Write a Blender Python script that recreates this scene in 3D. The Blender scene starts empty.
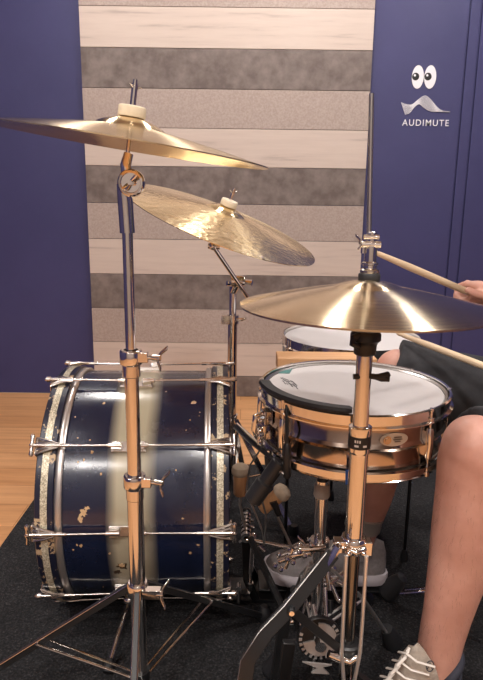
import bpy, bmesh, math, random
from mathutils import Vector as V, Matrix, noise as mnoise
random.seed(7)
C = bpy.context.scene.collection
PI = math.pi
# ------------------------------------------------------------------ camera
F = 600.0; PITCH = math.radians(12.7); ROLL = math.radians(0.72); H = 1.05
fw = V((0, math.cos(PITCH), -math.sin(PITCH)))
r0 = V((1, 0, 0)); u0 = V((0, math.sin(PITCH), math.cos(PITCH)))
rt = r0*math.cos(ROLL) + u0*math.sin(ROLL)
up = u0*math.cos(ROLL) - r0*math.sin(ROLL)
EYE = V((0, 0, H))
cd = bpy.data.cameras.new('camera'); cam = bpy.data.objects.new('camera', cd); C.objects.link(cam)
cam.matrix_world = Matrix(((rt.x, up.x, -fw.x, 0), (rt.y, up.y, -fw.y, 0), (rt.z, up.z, -fw.z, H), (0, 0, 0, 1)))
cd.sensor_fit = 'VERTICAL'; cd.sensor_height = 24; cd.lens = 24*F/680; cd.clip_start = 0.02
bpy.context.scene.camera = cam
def ray(px, py): return fw + rt*((px-241.5)/F) - up*((py-340)/F)
def P(px, py, Y): d = ray(px, py); return EYE + d*(Y/d.y)
def PZ(px, py, z): d = ray(px, py); return EYE + d*((z-H)/d.z)
def S(Y, z): return F/(V((0, Y, z-H)).dot(fw))      # pixels per metre there

# ------------------------------------------------------------------ materials
def mat(name, col, rough=.5, metal=0., **k):
    m = bpy.data.materials.new(name); m.use_nodes = True
    b = m.node_tree.nodes['Principled BSDF']
    b.inputs['Base Color'].default_value = (*col, 1)
    b.inputs['Roughness'].default_value = rough; b.inputs['Metallic'].default_value = metal
    for a, v in k.items():
        b.inputs[a.replace('_', ' ')].default_value = v
    return m
def N(m, t, **k):
    n = m.node_tree.nodes.new(t)
    for a, v in k.items(): setattr(n, a, v)
    return n
def L(m, a, b): m.node_tree.links.new(a, b)
def bs(m): return m.node_tree.nodes['Principled BSDF']
def noise(m, scale, detail=3, stretch=(1, 1, 1), rough=.5):
    tc = N(m, 'ShaderNodeTexCoord'); mp = N(m, 'ShaderNodeMapping'); mp.inputs['Scale'].default_value = stretch
    n = N(m, 'ShaderNodeTexNoise'); n.inputs['Scale'].default_value = scale; n.inputs['Detail'].default_value = detail
    n.inputs['Roughness'].default_value = rough
    L(m, tc.outputs['Object'], mp.inputs['Vector']); L(m, mp.outputs[0], n.inputs['Vector'])
    return n
def ramp(m, src, stops):
    r = N(m, 'ShaderNodeValToRGB'); el = r.color_ramp.elements
    while len(el) < len(stops): el.new(.5)
    for e, (p, c) in zip(el, stops):
        e.position = p; e.color = (*c, 1)
    L(m, src, r.inputs[0]); return r
def bump(m, src, s=.2, d=.002):
    b = N(m, 'ShaderNodeBump'); b.inputs['Strength'].default_value = s; b.inputs['Distance'].default_value = d
    L(m, src, b.inputs['Height']); L(m, b.outputs[0], bs(m).inputs['Normal'])
def mix(m, fac, a, b):
    x = N(m, 'ShaderNodeMix', data_type='RGBA')
    if isinstance(fac, float): x.inputs[0].default_value = fac
    else: L(m, fac, x.inputs[0])
    for s, i in ((a, 6), (b, 7)):
        if isinstance(s, tuple): x.inputs[i].default_value = (*s, 1)
        else: L(m, s, x.inputs[i])
    return x.outputs[2]

def mottled(name, a, b, scale, stretch=(1, 1, 1), rough=.7, detail=5, bs_=.15, lo=.35, hi=.65):
    m = mat(name, a, rough); n = noise(m, scale, detail, stretch, .6)
    r = ramp(m, n.outputs[0], [(lo, a), (hi, b)]); L(m, r.outputs[0], bs(m).inputs['Base Color'])
    bump(m, n.outputs[0], bs_, .002); return m
M = {}
M['blue_wall'] = mottled('blue_wall', (.043, .044, .138), (.049, .050, .152), 3, rough=.5, bs_=.03)
M['white_wall'] = mottled('grey_wall', (.34, .31, .29), (.38, .35, .33), 3, rough=.8, bs_=.03)
M['ceiling'] = mottled('ceiling', (.62, .59, .56), (.68, .65, .62), 6, rough=.9)
M['stripe_dark'] = mottled('stone_dark', (.135, .105, .095), (.235, .195, .178), 16, rough=.6, detail=8)
M['stripe_mid'] = mottled('stone_mid', (.38, .305, .27), (.47, .39, .35), 110, rough=.75, detail=4)
def pale():
    m = mat('stone_pale', (.6, .5, .44), .6)
    n = noise(m, 2.5, 6, (1.0, 1, 14), .6)
    r = ramp(m, n.outputs[0], [(.30, (.45, .37, .33)), (.42, (.60, .50, .44)), (.6, (.64, .54, .475)), (.8, (.57, .475, .42))])
    L(m, r.outputs[0], bs(m).inputs['Base Color']); return m
M['stripe_pale'] = pale()
def wood_floor():
    m = mat('wood_floor', (.6, .33, .15), .38)
    tc = N(m, 'ShaderNodeTexCoord'); br = N(m, 'ShaderNodeTexBrick')
    br.inputs['Scale'].default_value = 1; br.inputs['Brick Width'].default_value = 1.5; br.inputs['Row Height'].default_value = .15
    br.inputs['Mortar Size'].default_value = .0015
    br.inputs['Color1'].default_value = (.66, .36, .17, 1); br.inputs['Color2'].default_value = (.57, .29, .125, 1)
    br.inputs['Mortar'].default_value = (.35, .16, .06, 1)
    L(m, tc.outputs['Object'], br.inputs['Vector'])
    n = noise(m, 3, 6, (1, 12, 1), .6)
    r = ramp(m, n.outputs[0], [(.3, (.78, .72, .66)), (.7, (1.08, 1.06, 1.04))])
    x = N(m, 'ShaderNodeMix', data_type='RGBA', blend_type='MULTIPLY'); x.inputs[0].default_value = 1
    L(m, br.outputs[0], x.inputs[6]); L(m, r.outputs[0], x.inputs[7]); L(m, x.outputs[2], bs(m).inputs['Base Color'])
    return m
M['floor'] = wood_floor()
def rugm():
    m = mat('black_carpet', (.02, .02, .022), .95)
    n = noise(m, 190, 2); r = ramp(m, n.outputs[0], [(.42, (.004, .004, .005)), (.62, (.024, .023, .025)), (.80, (.085, .08, .085))])
    n2 = noise(m, 9, 3); r2 = ramp(m, n2.outputs[0], [(.35, (.75, .75, .75)), (.7, (1.15, 1.12, 1.1))])
    x = N(m, 'ShaderNodeMix', data_type='RGBA', blend_type='MULTIPLY'); x.inputs[0].default_value = 1
    L(m, r.outputs[0], x.inputs[6]); L(m, r2.outputs[0], x.inputs[7]); L(m, x.outputs[2], bs(m).inputs['Base Color'])
    bump(m, n.outputs[0], .8, .006); return m
M['rug'] = rugm()
M['chrome'] = mat('chrome', (.80, .77, .74), .10, 1)
M['chrome_worn'] = mat('chrome_worn', (.72, .68, .64), .22, 1)
M['steel'] = mat('dull_steel', (.50, .48, .46), .30, 1)
M['leg_reflection'] = mat('dark_leg_reflection', (.016, .016, .017), .45, .0)  # chrome legs: the carpet's dark reflection is put into this flat colour
M['black_metal'] = mat('black_metal', (.015, .015, .016), .30, .2)
M['rubber'] = mat('black_rubber', (.018, .018, .02), .55)
M['black_plastic'] = mat('black_plastic', (.012, .012, .013), .4)
M['felt'] = mottled('cream_felt', (.72, .62, .47), (.80, .70, .55), 60, rough=.95)
M['felt_grey'] = mottled('beater_felt', (.46, .36, .26), (.55, .44, .33), 60, rough=.95)
M['beater_wood'] = mottled('beater_wood', (.50, .26, .12), (.60, .33, .16), 20, (8, 1, 1), rough=.45)
M['tray_wood'] = mottled('tray_wood', (.62, .34, .16), (.70, .40, .2), 6, (1, 10, 1), rough=.5)
M['stick'] = mottled('stick_wood', (.62, .46, .30), (.70, .54, .36), 12, (1, 1, 12), rough=.5)
ROT = .25
def brass(name, a, b, rough, aniso, ham):
    m = mat(name, a, rough, 1); B = bs(m)
    n = noise(m, 9, 4); r = ramp(m, n.outputs[0], [(.35, a), (.7, b)]); L(m, r.outputs[0], B.inputs['Base Color'])
    B.inputs['Anisotropic'].default_value = aniso; B.inputs['Anisotropic Rotation'].default_value = ROT
    t = N(m, 'ShaderNodeTangent', direction_type='RADIAL', axis='Z'); L(m, t.outputs[0], B.inputs['Tangent'])
    if ham:
        v = N(m, 'ShaderNodeTexVoronoi'); v.inputs['Scale'].default_value = 55
        tc = N(m, 'ShaderNodeTexCoord'); L(m, tc.outputs['Object'], v.inputs['Vector'])
        bump(m, v.outputs[0], .35, .0022)
    else:
        # fine lathe grooves: rings round the cymbal's own axis
        tc = N(m, 'ShaderNodeTexCoord'); vm = N(m, 'ShaderNodeVectorMath', operation='MULTIPLY'); vm.inputs[1].default_value = (1, 1, 0)
        L(m, tc.outputs['Object'], vm.inputs[0]); ln = N(m, 'ShaderNodeVectorMath', operation='LENGTH'); L(m, vm.outputs[0], ln.inputs[0])
        n2 = N(m, 'ShaderNodeTexNoise', noise_dimensions='1D'); n2.inputs['Scale'].default_value = 140; n2.inputs['Detail'].default_value = 3
        L(m, ln.outputs['Value'], n2.inputs['W']); 
        n4 = noise(m, 7, 2); sm = N(m, 'ShaderNodeMath', operation='MULTIPLY_ADD'); sm.inputs[1].default_value = 6; L(m, n4.outputs[0], sm.inputs[0]); L(m, n2.outputs[0], sm.inputs[2])
        bump(m, sm.outputs[0], .16, .0012)
    return m
M['brass_lathed'] = brass('brass_lathed', (.76, .58, .34), (.86, .70, .45), .19, .85, False)
M['brass_hat'] = brass('brass_dark', (.70, .55, .35), (.82, .68, .47), .19, .85, False)
M['brass_hammered'] = brass('brass_hammered', (.86, .67, .38), (.94, .78, .50), .21, .75, True)
def drum_paint(name, base, chips, scale=32):
    m = mat(name, base, .22); B = bs(m); B.inputs['Coat Weight'].default_value = .5; B.inputs['Coat Roughness'].default_value = .15
    return m
def shellm():
    m = mat('blue_duco', (.01, .018, .06), .28); B = bs(m); B.inputs['Coat Weight'].default_value = .6; B.inputs['Coat Roughness'].default_value = .18
    tc = N(m, 'ShaderNodeTexCoord'); sx = N(m, 'ShaderNodeSeparateXYZ'); L(m, tc.outputs['Object'], sx.inputs[0])
    nn = noise(m, 6, 2); ad = N(m, 'ShaderNodeMath', operation='MULTIPLY_ADD'); ad.inputs[1].default_value = .012
    L(m, nn.outputs[0], ad.inputs[0]); L(m, sx.outputs[0], ad.inputs[2])
    mr = N(m, 'ShaderNodeMapRange'); mr.inputs[1].default_value = -.2; mr.inputs[2].default_value = .2; L(m, ad.outputs[0], mr.inputs[0])
    blue = (.006, .011, .036); cr = (.42, .37, .26)
    r = ramp(m, mr.outputs[0], [(.355, blue), (.42, cr), (.57, cr), (.65, blue)])
    n = noise(m, 34, 2); c1 = ramp(m, n.outputs[0], [(.735, (0, 0, 0)), (.745, (1, 1, 1))])
    x = mix(m, c1.outputs[0], r.outputs[0], (.62, .42, .24)); L(m, x, B.inputs['Base Color'])
    n3 = noise(m, 5, 6, (1, 1, 1), .7); rr = ramp(m, n3.outputs[0], [(.4, (.16,)*3), (.7, (.42,)*3)]); L(m, rr.outputs[0], B.inputs['Roughness'])
    return m
M['shell'] = shellm()
def chipped(name, base, chip, scale, lo):
    m = mat(name, base, .3); n = noise(m, scale, 4, rough=.7); r = ramp(m, n.outputs[0], [(lo, base), (lo+.02, chip)])
    L(m, r.outputs[0], bs(m).inputs['Base Color']); return m
M['hoop_blue'] = chipped('hoop_chipped', (.010, .012, .03), (.50, .36, .22), 38, .58)
def glit():
    m = mat('glitter_cream', (.5, .45, .33), .35, .3); v = N(m, 'ShaderNodeTexVoronoi'); v.inputs['Scale'].default_value = 420
    tc = N(m, 'ShaderNodeTexCoord'); L(m, tc.outputs['Object'], v.inputs['Vector'])
    r = ramp(m, v.outputs[1], [(.1, (.30, .26, .18)), (.5, (.58, .52, .38)), (.9, (.85, .8, .65))]); L(m, r.outputs[0], bs(m).inputs['Base Color']); return m
M['glitter'] = glit()
M['ring'] = mat('head_ring', (.60, .56, .53), .32, .85)
M['chip'] = mottled('bare_wood', (.48, .27, .12), (.66, .45, .25), 60, rough=.8)
M['dark_chip'] = mat('dark_bronze', (.10, .06, .035), .45, .6)
M['head'] = mottled('drum_head', (.60, .575, .57), (.64, .61, .605), 5, rough=.5, bs_=.02)
M['nickel'] = mat('black_nickel', (.50, .40, .33), .12, 1)
M['tom_blue'] = mat('tom_blue', (.015, .02, .085), .2, .3)
M['teal'] = mat('teal_sticker', (.06, .20, .19), .5)
M['ink'] = mat('ink', (.05, .05, .06), .7)
M['badge'] = mat('badge_silver', (.55, .50, .44), .35, .6)
M['white'] = mat('white_print', (.86, .85, .90), .6)
M['eye_black'] = mat('eye_black', (.004, .004, .005), .35)
M['lettering'] = mat('light_lettering', (.7, .65, .6), .5)
M['blue_tape'] = mat('blue_band', (.02, .10, .38), .5)
M['dark_chrome'] = mat('dark_chrome', (.20, .19, .18), .12, 1)
M['rod_steel'] = mat('satin_steel', (.80, .78, .76), .34, .85)
M['cam_silver'] = mat('cam_silver', (.62, .59, .57), .35, .6)
M['grey_plastic'] = mat('grey_collar', (.33, .29, .26), .5)
def skinm():
    m = mat('skin', (.56, .29, .22), .50); B = bs(m); B.inputs['Subsurface Weight'].default_value = .12
    B.inputs['Subsurface Radius'].default_value = (.012, .004, .002); B.inputs['Subsurface Scale'].default_value = 1
    n = noise(m, 14, 5, rough=.6); r = ramp(m, n.outputs[0], [(.3, (.52, .26, .195)), (.55, (.60, .315, .24)), (.75, (.66, .37, .29))])
    L(m, r.outputs[0], B.inputs['Base Color'])
    n2 = noise(m, 90, 3, (1, 1, .15)); bump(m, n2.outputs[0], .25, .0015); return m
M['skin'] = skinm()
M['shorts'] = mottled('grey_cloth', (.030, .030, .034), (.042, .042, .047), 40, rough=.9)
M['shirt'] = mottled('shirt_cloth', (.05, .05, .055), (.065, .065, .07), 40, rough=.9)
M['knit'] = mottled('knit_shoe', (.44, .38, .32), (.52, .46, .39), 160, rough=.85, bs_=.6)
M['sole'] = mat('pale_sole', (.66, .62, .60), .6)
M['shoe_grey'] = mottled('shoe_grey', (.22, .195, .19), (.28, .25, .245), 120, rough=.85, bs_=.5)
M['sole_grey'] = mat('lilac_sole', (.60, .55, .58), .6)
M['lace'] = mat('white_lace', (.68, .63, .57), .8)
M['collar'] = mat('dark_lining', (.02, .022, .035), .8)
M['hair'] = mat('brown_hair', (.04, .022, .012), .6)
M['leg_hair'] = mat('body_hair', (.16, .08, .05), .7)

# ------------------------------------------------------------------ mesh builder
class MB:
    def __init__(s): s.v = []; s.f = []; s.m = []; s.mi = 0
    def add(s, vs, fs):
        o = len(s.v); s.v += [tuple(v) for v in vs]; s.f += [tuple(i+o for i in f) for f in fs]; s.m += [s.mi]*len(fs); return s
    def ring_loft(s, rings, caps=True, closed=False):
        n = len(rings[0]); vs = [p for r in rings for p in r]; fs = []
        k = len(rings)
        for i in range(k if closed else k-1):
            a = i*n; b = ((i+1) % k)*n
            for j in range(n):
                j2 = (j+1) % n; fs.append((a+j, a+j2, b+j2, b+j))
        if caps and not closed:
            fs.append(tuple(range(n))[::-1]); fs.append(tuple(range((k-1)*n, k*n)))
        return s.add(vs, fs)
    def tube(s, pts, rad, n=10, flat=1., upv=None, caps=True):
        pts = [V(p) for p in pts]; k = len(pts)
        if not isinstance(rad, (list, tuple)): rad = [rad]*k
        rings = []; prev = None
        for i, p in enumerate(pts):
            t = (pts[min(i+1, k-1)]-pts[max(i-1, 0)])
            if t.length < 1e-9: t = V((0, 0, 1))
            t.normalize()
            if prev is None:
                ref = V(upv) if upv is not None else (V((0, 0, 1)) if abs(t.z) < .9 else V((1, 0, 0)))
                a = (ref - t*ref.dot(t)).normalized()
            else:
                a = (prev - t*prev.dot(t)).normalized()
            prev = a; b = t.cross(a)
            rings.append([p + (a*math.cos(q)*flat + b*math.sin(q))*rad[i] for q in [2*PI*j/n for j in range(n)]])
        return s.ring_loft(rings, caps)
    def cyl(s, a, b, r, r2=None, n=20): return s.tube([a, b], [r, r if r2 is None else r2], n)
    def bar(s, a, b, w, h, upv=(0, 0, 1)):
        a = V(a); b = V(b); t = (b-a).normalized(); u = V(upv); u = (u-t*u.dot(t))
        if u.length < 1e-4: u = V((1, 0, 0)) - t*t.x
        u.normalize(); c = t.cross(u)
        rs = [[p + c*(x*w/2) + u*(z*h/2) for x, z in ((-1, -1), (1, -1), (1, 1), (-1, 1))] for p in (a, b)]
        return s.ring_loft(rs)
    def bentbar(s, pts, w, h, upv=(0, 0, 1)):
        rs = []; pts = [V(p) for p in pts]
        for i, p in enumerate(pts):
            t = (pts[min(i+1, len(pts)-1)]-pts[max(i-1, 0)]).normalized(); u = V(upv); u = (u-t*u.dot(t)).normalized(); c = t.cross(u)
            rs.append([p + c*(x*w/2) + u*(z*h/2) for x, z in ((-1, -1), (1, -1), (1, 1), (-1, 1))])
        return s.ring_loft(rs)
    def box(s, lo, hi):
        x0, y0, z0 = lo; x1, y1, z1 = hi
        return s.ring_loft([[(x0, y0, z), (x1, y0, z), (x1, y1, z), (x0, y1, z)] for z in (z0, z1)])
    def lathe(s, prof, o=(0, 0, 0), ax=(0, 0, 1), n=48, close=False):
        ax = V(ax).normalized(); a = ax.orthogonal().normalized(); b = ax.cross(a); o = V(o)
        rings = [[o + ax*z + (a*math.cos(q)+b*math.sin(q))*max(r, 1e-5) for q in [2*PI*j/n for j in range(n)]] for r, z in prof]
        return s.ring_loft(rings, caps=False, closed=close)
    def ball(s, c, r, n=14, sc=(1, 1, 1), rot=None):
        rings = []
        for i in range(n//2+1):
            th = PI*i/(n//2)
            ring = []
            for j in range(n):
                q = 2*PI*j/n
                p = V((math.sin(th)*math.cos(q)*sc[0], math.sin(th)*math.sin(q)*sc[1], math.cos(th)*sc[2]))*r
                if rot: p = rot @ p
                ring.append(V(c)+p)
            rings.append(ring)
        return s.ring_loft(rings, caps=False)
    def build(s, name, mats, parent=None, smooth=True, bevel=0, sub=0, angle=40):
        me = bpy.data.meshes.new(name); org = V((0, 0, 0))
        me.from_pydata(s.v, [], s.f)
        if not isinstance(mats, (list, tuple)): mats = [mats]
        for m in mats: me.materials.append(M[m] if isinstance(m, str) else m)
        for p, i in zip(me.polygons, s.m): p.material_index = i
        bm = bmesh.new(); bm.from_mesh(me); bmesh.ops.remove_doubles(bm, verts=bm.verts, dist=1e-6)
        bmesh.ops.recalc_face_normals(bm, faces=bm.faces); bm.to_mesh(me); bm.free()
        if smooth:
            me.polygons.foreach_set('use_smooth', [True]*len(me.polygons))
            me.set_sharp_from_angle(angle=math.radians(angle))
        o = bpy.data.objects.new(name, me); C.objects.link(o)
        if parent is not None:
            o.parent = parent
            o.matrix_parent_inverse = world(parent).inverted()
        if bevel:
            b = o.modifiers.new('bevel', 'BEVEL'); b.width = bevel; b.segments = 2; b.limit_method = 'ANGLE'
        return o
WORLD = {}
def world(o):
    return WORLD.get(o.name, Matrix.Identity(4))
def tag(o, label, cat, group=None, kind=None):
    if label: o['label'] = label
    if cat: o['category'] = cat
    if group: o['group'] = group
    if kind: o['kind'] = kind
    return o
def thing(name, label, cat, loc=(0, 0, 0), group=None):
    o = bpy.data.objects.new(name, None); C.objects.link(o); o.location = loc; o.empty_display_size = .05
    WORLD[o.name] = Matrix.Translation(V(loc))
    return tag(o, label, cat, group)
def struct(o): o['kind'] = 'structure'; return o

# ------------------------------------------------------------------ room
WY = 3.235; X0, X1, Y0 = -2.6, 3.2, -2.4; ZC = 2.75
struct(MB().box((X0, Y0, -.05), (X1, WY, 0)).build('floor', 'floor', smooth=False))
struct(MB().box((X0, Y0, ZC), (X1, WY, ZC+.05)).build('ceiling', 'ceiling', smooth=False))
gx1 = P(449, 250, WY).x; gx2 = P(460, 250, WY).x
w = MB().box((X0, WY+.012, 0), (X1, WY+.1, ZC))
struct(w.build('wall_back', 'blue_wall', smooth=False))
def slab(name, a, b):
    return struct(MB().box((a, WY, .0), (b, WY+.012, ZC)).build(name, 'blue_wall', smooth=False, bevel=.003))
slab('trim_1', X0, gx1-.004); slab('trim_2', gx1+.004, gx2-.004); slab('trim_3', gx2+.004, X1)
struct(MB().box((X0-.1, Y0, 0), (X0, WY, ZC)).build('wall_left', 'blue_wall', smooth=False))
struct(MB().box((X1, Y0, 0), (X1+.1, WY, ZC)).build('wall_right', 'blue_wall', smooth=False))
struct(MB().box((X0, Y0-.1, 0), (X1, Y0, ZC)).build('wall_front', 'white_wall', smooth=False))
# striped panel: boundaries read on the wall plane
PY = WY-.020
pl = P(87.0, 200, PY).x; pr = P(364.3, 200, PY).x
ys = [7, 48.5, 89, 128.5, 167, 204, 240, 275, 309.3, 343]
zs = [P(205, y, PY).z for y in ys]
bh = (zs[0]-zs[-1])/9
edges = [zs[0]+bh*i for i in range(4, 0, -1)] + zs + [zs[-1]-bh, 0.0]
kinds = ['stripe_dark', 'stripe_pale', 'stripe_mid']
pm = MB()
# band just under zs[0] (y 7-48) is pale; order downwards pale, dark, mid
order = {0: 1, 1: 0, 2: 2}
for i in range(len(edges)-1):
    k = (i-4) % 3     # 0 -> pale, 1 -> dark, 2 -> mid
    pm.mi = order[k]
    z1, z0 = edges[i], edges[i+1]
    if z1 - z0 < .01: continue
    pm.box((pl, PY, z0+.0012), (pr, WY, z1-.0012))
tag(pm.build('striped_wall_panel', kinds, smooth=False, bevel=.0012), 'wide panel of horizontal stone-look stripes, dark, taupe and pale, on the blue wall', 'wall panel')
# ceiling lights (out of the picture) with their lamps
def ceil_light(x, y, rad, power, label):
    t = thing('ceiling_light', label, 'ceiling light', (x, y, ZC), 'ceiling lights of the room')
    MB().lathe([(rad*.95, -.001), (rad+.03, -.001), (rad+.035, -.02), (rad+.02, -.05), (rad, -.05), (rad*.95, -.02)], n=40, close=True).build('housing', 'white', t)
    o = t.children[0]; o.matrix_parent_inverse = Matrix.Identity(4)
    ld = bpy.data.lights.new('lamp', 'AREA'); ld.shape = 'DISK'; ld.size = rad*2; ld.energy = power; ld.color = (1, .945, .90)
    lo = bpy.data.objects.new('lamp', ld); C.objects.link(lo); lo.parent = t; lo.location = (0, 0, -.03)
LAMPS = [(-1.5, .4, .13, 27, 'round white ceiling light on the left of the room'), (.05, -.5, .13, 27, 'round white ceiling light above the viewer'),
         (1.5, .6, .13, 27, 'round white ceiling light over the drummer'), (1.15, 2.5, .085, 14, 'small white ceiling light added for cymbal streaks, near the lettered wall'),
         (-.75, 2.5, .085, 14, 'small white ceiling light added for cymbal streaks, near the left edge of the striped panel'), (.22, 2.6, .085, 14, 'small white ceiling light added for cymbal streaks, near the middle of the striped panel'),  # the three small lights are added to draw bright streaks on the cymbals
         (-1.0, -1.6, .16, 29, 'round white ceiling light in the far left corner behind the viewer'),
         (1.1, -1.6, .16, 29, 'round white ceiling light in the far right corner behind the viewer')]
for a in LAMPS: ceil_light(*a)
# rug
rz = .012
rug = MB().box((PZ(30, 504, rz).x, .42, 0), (1.75, PZ(250, 464, rz).y, rz)).build('carpet', 'rug', smooth=False, bevel=.004)
tag(rug, 'black speckled carpet lying on the wooden floor under the drum kit', 'carpet')
FZ = rz

# ------------------------------------------------------------------ wall logo
LY = WY-.002
t = thing('eye_decal', 'pair of white cartoon eyes on the blue wall above the logo', 'wall decal', P(424, 77, LY))
sc = 1/S(LY, P(424, 77, LY).z)
def disc(mb, cx, cy, rx, ry, y0, y1, n=32):
    c = P(cx, cy, LY)
    rs = [[(c.x+rx*sc*math.cos(2*PI*j/n), y, c.z+ry*sc*math.sin(2*PI*j/n)) for j in range(n)] for y in (y0, y1)]
    mb.ring_loft(rs)
for i, ex in enumerate((417.8, 430.2)):
    m = MB(); disc(m, ex, 77, 6.0, 11.0, LY, LY-.0008); disc(m, ex, 77, 6.0, 11.0, LY+.0005, LY-.0004)
    o = MB(); disc(o, ex, 77, 6.3, 11.3, LY+.001, LY-.0003); o.build('outline', 'eye_black', t)
    e = m.build('eye', 'white', t)
    p = MB(); disc(p, ex-2.2, 76.6, 3.6, 3.6, LY-.0008, LY-.0014); p.build('pupil', 'eye_black', e)
    g = MB(); disc(g, ex-3.0, 75.4, 1.1, 1.1, LY-.0014, LY-.0018); g.build('glint', 'white', e)
lt = thing('wall_logo', 'white company logo of a wavy line mesh over capital lettering on the blue wall', 'wall logo', P(425, 112, LY))
m = MB()
A = [(401.2, 103), (405.5, 113.5)]      # left edge top / bottom
def cat(ps, t):
    n = len(ps)-1; x = t*n; i = min(int(x), n-1); u = x-i
    p = [V((*ps[max(min(i+k, n), 0)], 0)) for k in (-1, 0, 1, 2)]
    return .5*((2*p[1])+(-p[0]+p[2])*u+(2*p[0]-5*p[1]+4*p[2]-p[3])*u*u+(-p[0]+3*p[1]-3*p[2]+p[3])*u**3)
top = [(401.2, 102.5), (406, 104.3), (412, 104.5), (418, 99.8), (425, 95.7), (431, 100), (437, 107), (442, 110.5), (450, 111.6)]
bot = [(405.2, 114.5), (410, 112.5), (414, 107.5), (419, 104), (424, 107.5), (430, 111), (437, 111.5), (443, 111.7), (450, 112)]
def inkline(mb, pts, wpx):
    for a, b in zip(pts[:-1], pts[1:]):
        A_ = P(a[0], a[1], LY-.001); B_ = P(b[0], b[1], LY-.001); mb.bar(A_, B_, wpx*sc, .0012, (0, 1, 0))
for i in range(12):
    u = i/11
    inkline(m, [tuple((cat(top, k/26)*(1-u)+cat(bot, k/26)*u).xy) for k in range(27)], .34)
for k in range(0, 40):
    tt = k/39*.8
    inkline(m, [tuple(cat(top, tt).xy), tuple(cat(bot, tt).xy)], .18)
m.build('wave_mark', 'white', lt, smooth=False)
fc = bpy.data.curves.new('lettering', 'FONT'); fc.body = 'AUDIMUTE'; fc.size = 8.0*sc; fc.space_character = 1.22; fc.extrude = .0006; fc.offset = .00018
fo = bpy.data.objects.new('tmp', fc); C.objects.link(fo); bpy.context.view_layer.update()
me = bpy.data.meshes.new_from_object(fo.evaluated_get(bpy.context.evaluated_depsgraph_get())); bpy.data.objects.remove(fo)
xs = [v.co.x for v in me.vertices]; zz = [v.co.y for v in me.vertices]
A_ = P(402, 125.7, LY); B_ = P(448.5, 125.7, LY); T_ = P(402, 119.3, LY)
kx = (B_.x-A_.x)/(max(xs)-min(xs)); kz = (T_.z-A_.z)/(max(zz)-min(zz))
for v in me.vertices:
    v.co = V((A_.x+(v.co.x-min(xs))*kx, LY-.001+v.co.z, A_.z+(v.co.y-min(zz))*kz))
me.materials.clear(); me.materials.append(M['white'])
fo = bpy.data.objects.new('lettering', me); C.objects.link(fo); fo.parent = lt; fo.matrix_parent_inverse = world(lt).inverted()

# ------------------------------------------------------------------ cymbals
def cymbal(name, label, cat, c, nrm, R, rb, hb, bow, mt, cup=1, group=None):
    """lathe about local z, rim plane through the origin"""
    t = 0.0016; prof = []
    for i in range(41):
        r = R*i/40
        if r < rb: z = bow + hb*math.cos(PI/2*(r/rb))**.75 if r < rb else 0
        else: z = bow*(1-((r-rb)/(R-rb))**1.12)
        prof.append((r, z))
    prof[0] = (.006, prof[0][1])
    full = prof + [(r, z-t) for r, z in prof[::-1]]
    mb = MB(); mb.lathe(full, n=96, close=True)
    o = mb.build(name, mt, angle=60)
    q = V((0, 0, 1)).rotation_difference(V(nrm).normalized())
    o.rotation_mode = 'QUATERNION'; o.rotation_quaternion = q; o.location = c
    if cup < 0: o.scale = (1, 1, -1)
    return tag(o, label, cat, group)
def tilt(slope_deg, toward_deg):
    """normal: slope_deg lowers the right side, toward_deg leans the top towards the camera"""
    a = math.radians(slope_deg); b = math.radians(toward_deg)
    return V((math.sin(a), -math.sin(b), math.cos(a)*math.cos(b))).normalized()
# crash on the left
cc = P(128.5, 145.5, .99); cn = tilt(8.2, 1.3)
CR = 140.5/S(.99, cc.z)/math.cos(math.radians(8))*1.0
cymbal('crash_cymbal', 'large brass cymbal at upper left, tilted, seen edge-on in front of the wall', 'cymbal', cc, cn, CR, CR*.25, .0165, .0265, 'brass_lathed')
# ride
rc = P(222, 222.5, 1.72); rn = tilt(20.2, 8.5)
RR = .283
cymbal('ride_cymbal', 'hammered gold cymbal tilted towards the viewer, behind the kit', 'cymbal', rc, rn, RR, RR*.20, .015, .034, 'brass_hammered')
# hi-hats
hc = P(366.5, 306, .885); hn = tilt(.3, -.5); HR = 126.5/S(.885, hc.z)
cymbal('hi_hat_cymbal', 'brass upper hi-hat cymbal, top one of the pair over the snare drum', 'cymbal', hc, hn, HR, HR*.26, .010, .029, 'brass_hat')
cymbal('hi_hat_cymbal', 'lower hi-hat cymbal, upside down beneath the top one over the snare', 'cymbal', hc-hn*.003, hn, HR*.995, HR*.30, .009, .017, 'brass_hat', -1)

# ------------------------------------------------------------------ stand pieces
def wing(mb, c, axis, s=.018, n=8):
    """wing nut: hub plus two ears"""
    c = V(c); ax = V(axis).normalized(); mb.cyl(c, c+ax*s*1.1, s*.42, n=12)
    e = ax.orthogonal().normalized()
    for k in (-1, 1):
        mb.tube([c+ax*s*.7, c+ax*s*1.0+e*k*s*.8, c+ax*s*1.5+e*k*s*1.5, c+ax*s*1.6+e*k*s*1.9], [s*.28, s*.34, s*.36, s*.16], 8, flat=.5, upv=ax)
def collar(t, c, r, h, mt='chrome', ear=1, wlen=.03):
    """clamp at a pole joint with its wing screw pointing right"""
    c = V(c); m = MB()
    m.lathe([(r*.7, -h/2), (r*1.0, -h/2), (r*1.08, -h/2+.003), (r*1.08, h/2-.003), (r, h/2), (r*.7, h/2)], c, n=28)
    m.box((c.x+r*.6, c.y-r*.75, c.z-h*.28), (c.x+r*1.05+.012, c.y-r*.1, c.z+h*.42))
    m.cyl(c-V((0, 0, h/2+.022)), c-V((0, 0, h/2)), r*.86, n=24)
    o = m.build('clamp_collar', mt, t, bevel=.0015)
    w_ = MB(); a = c+V((r+.010, -r*.42, h*.05)); w_.cyl(a, a+V((.014, 0, 0)), .0042, n=10); wing(w_, a+V((.010, 0, 0)), (1, -.25, 0), .013)
    w_.build('wing_screw', mt, o)
    return o

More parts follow.
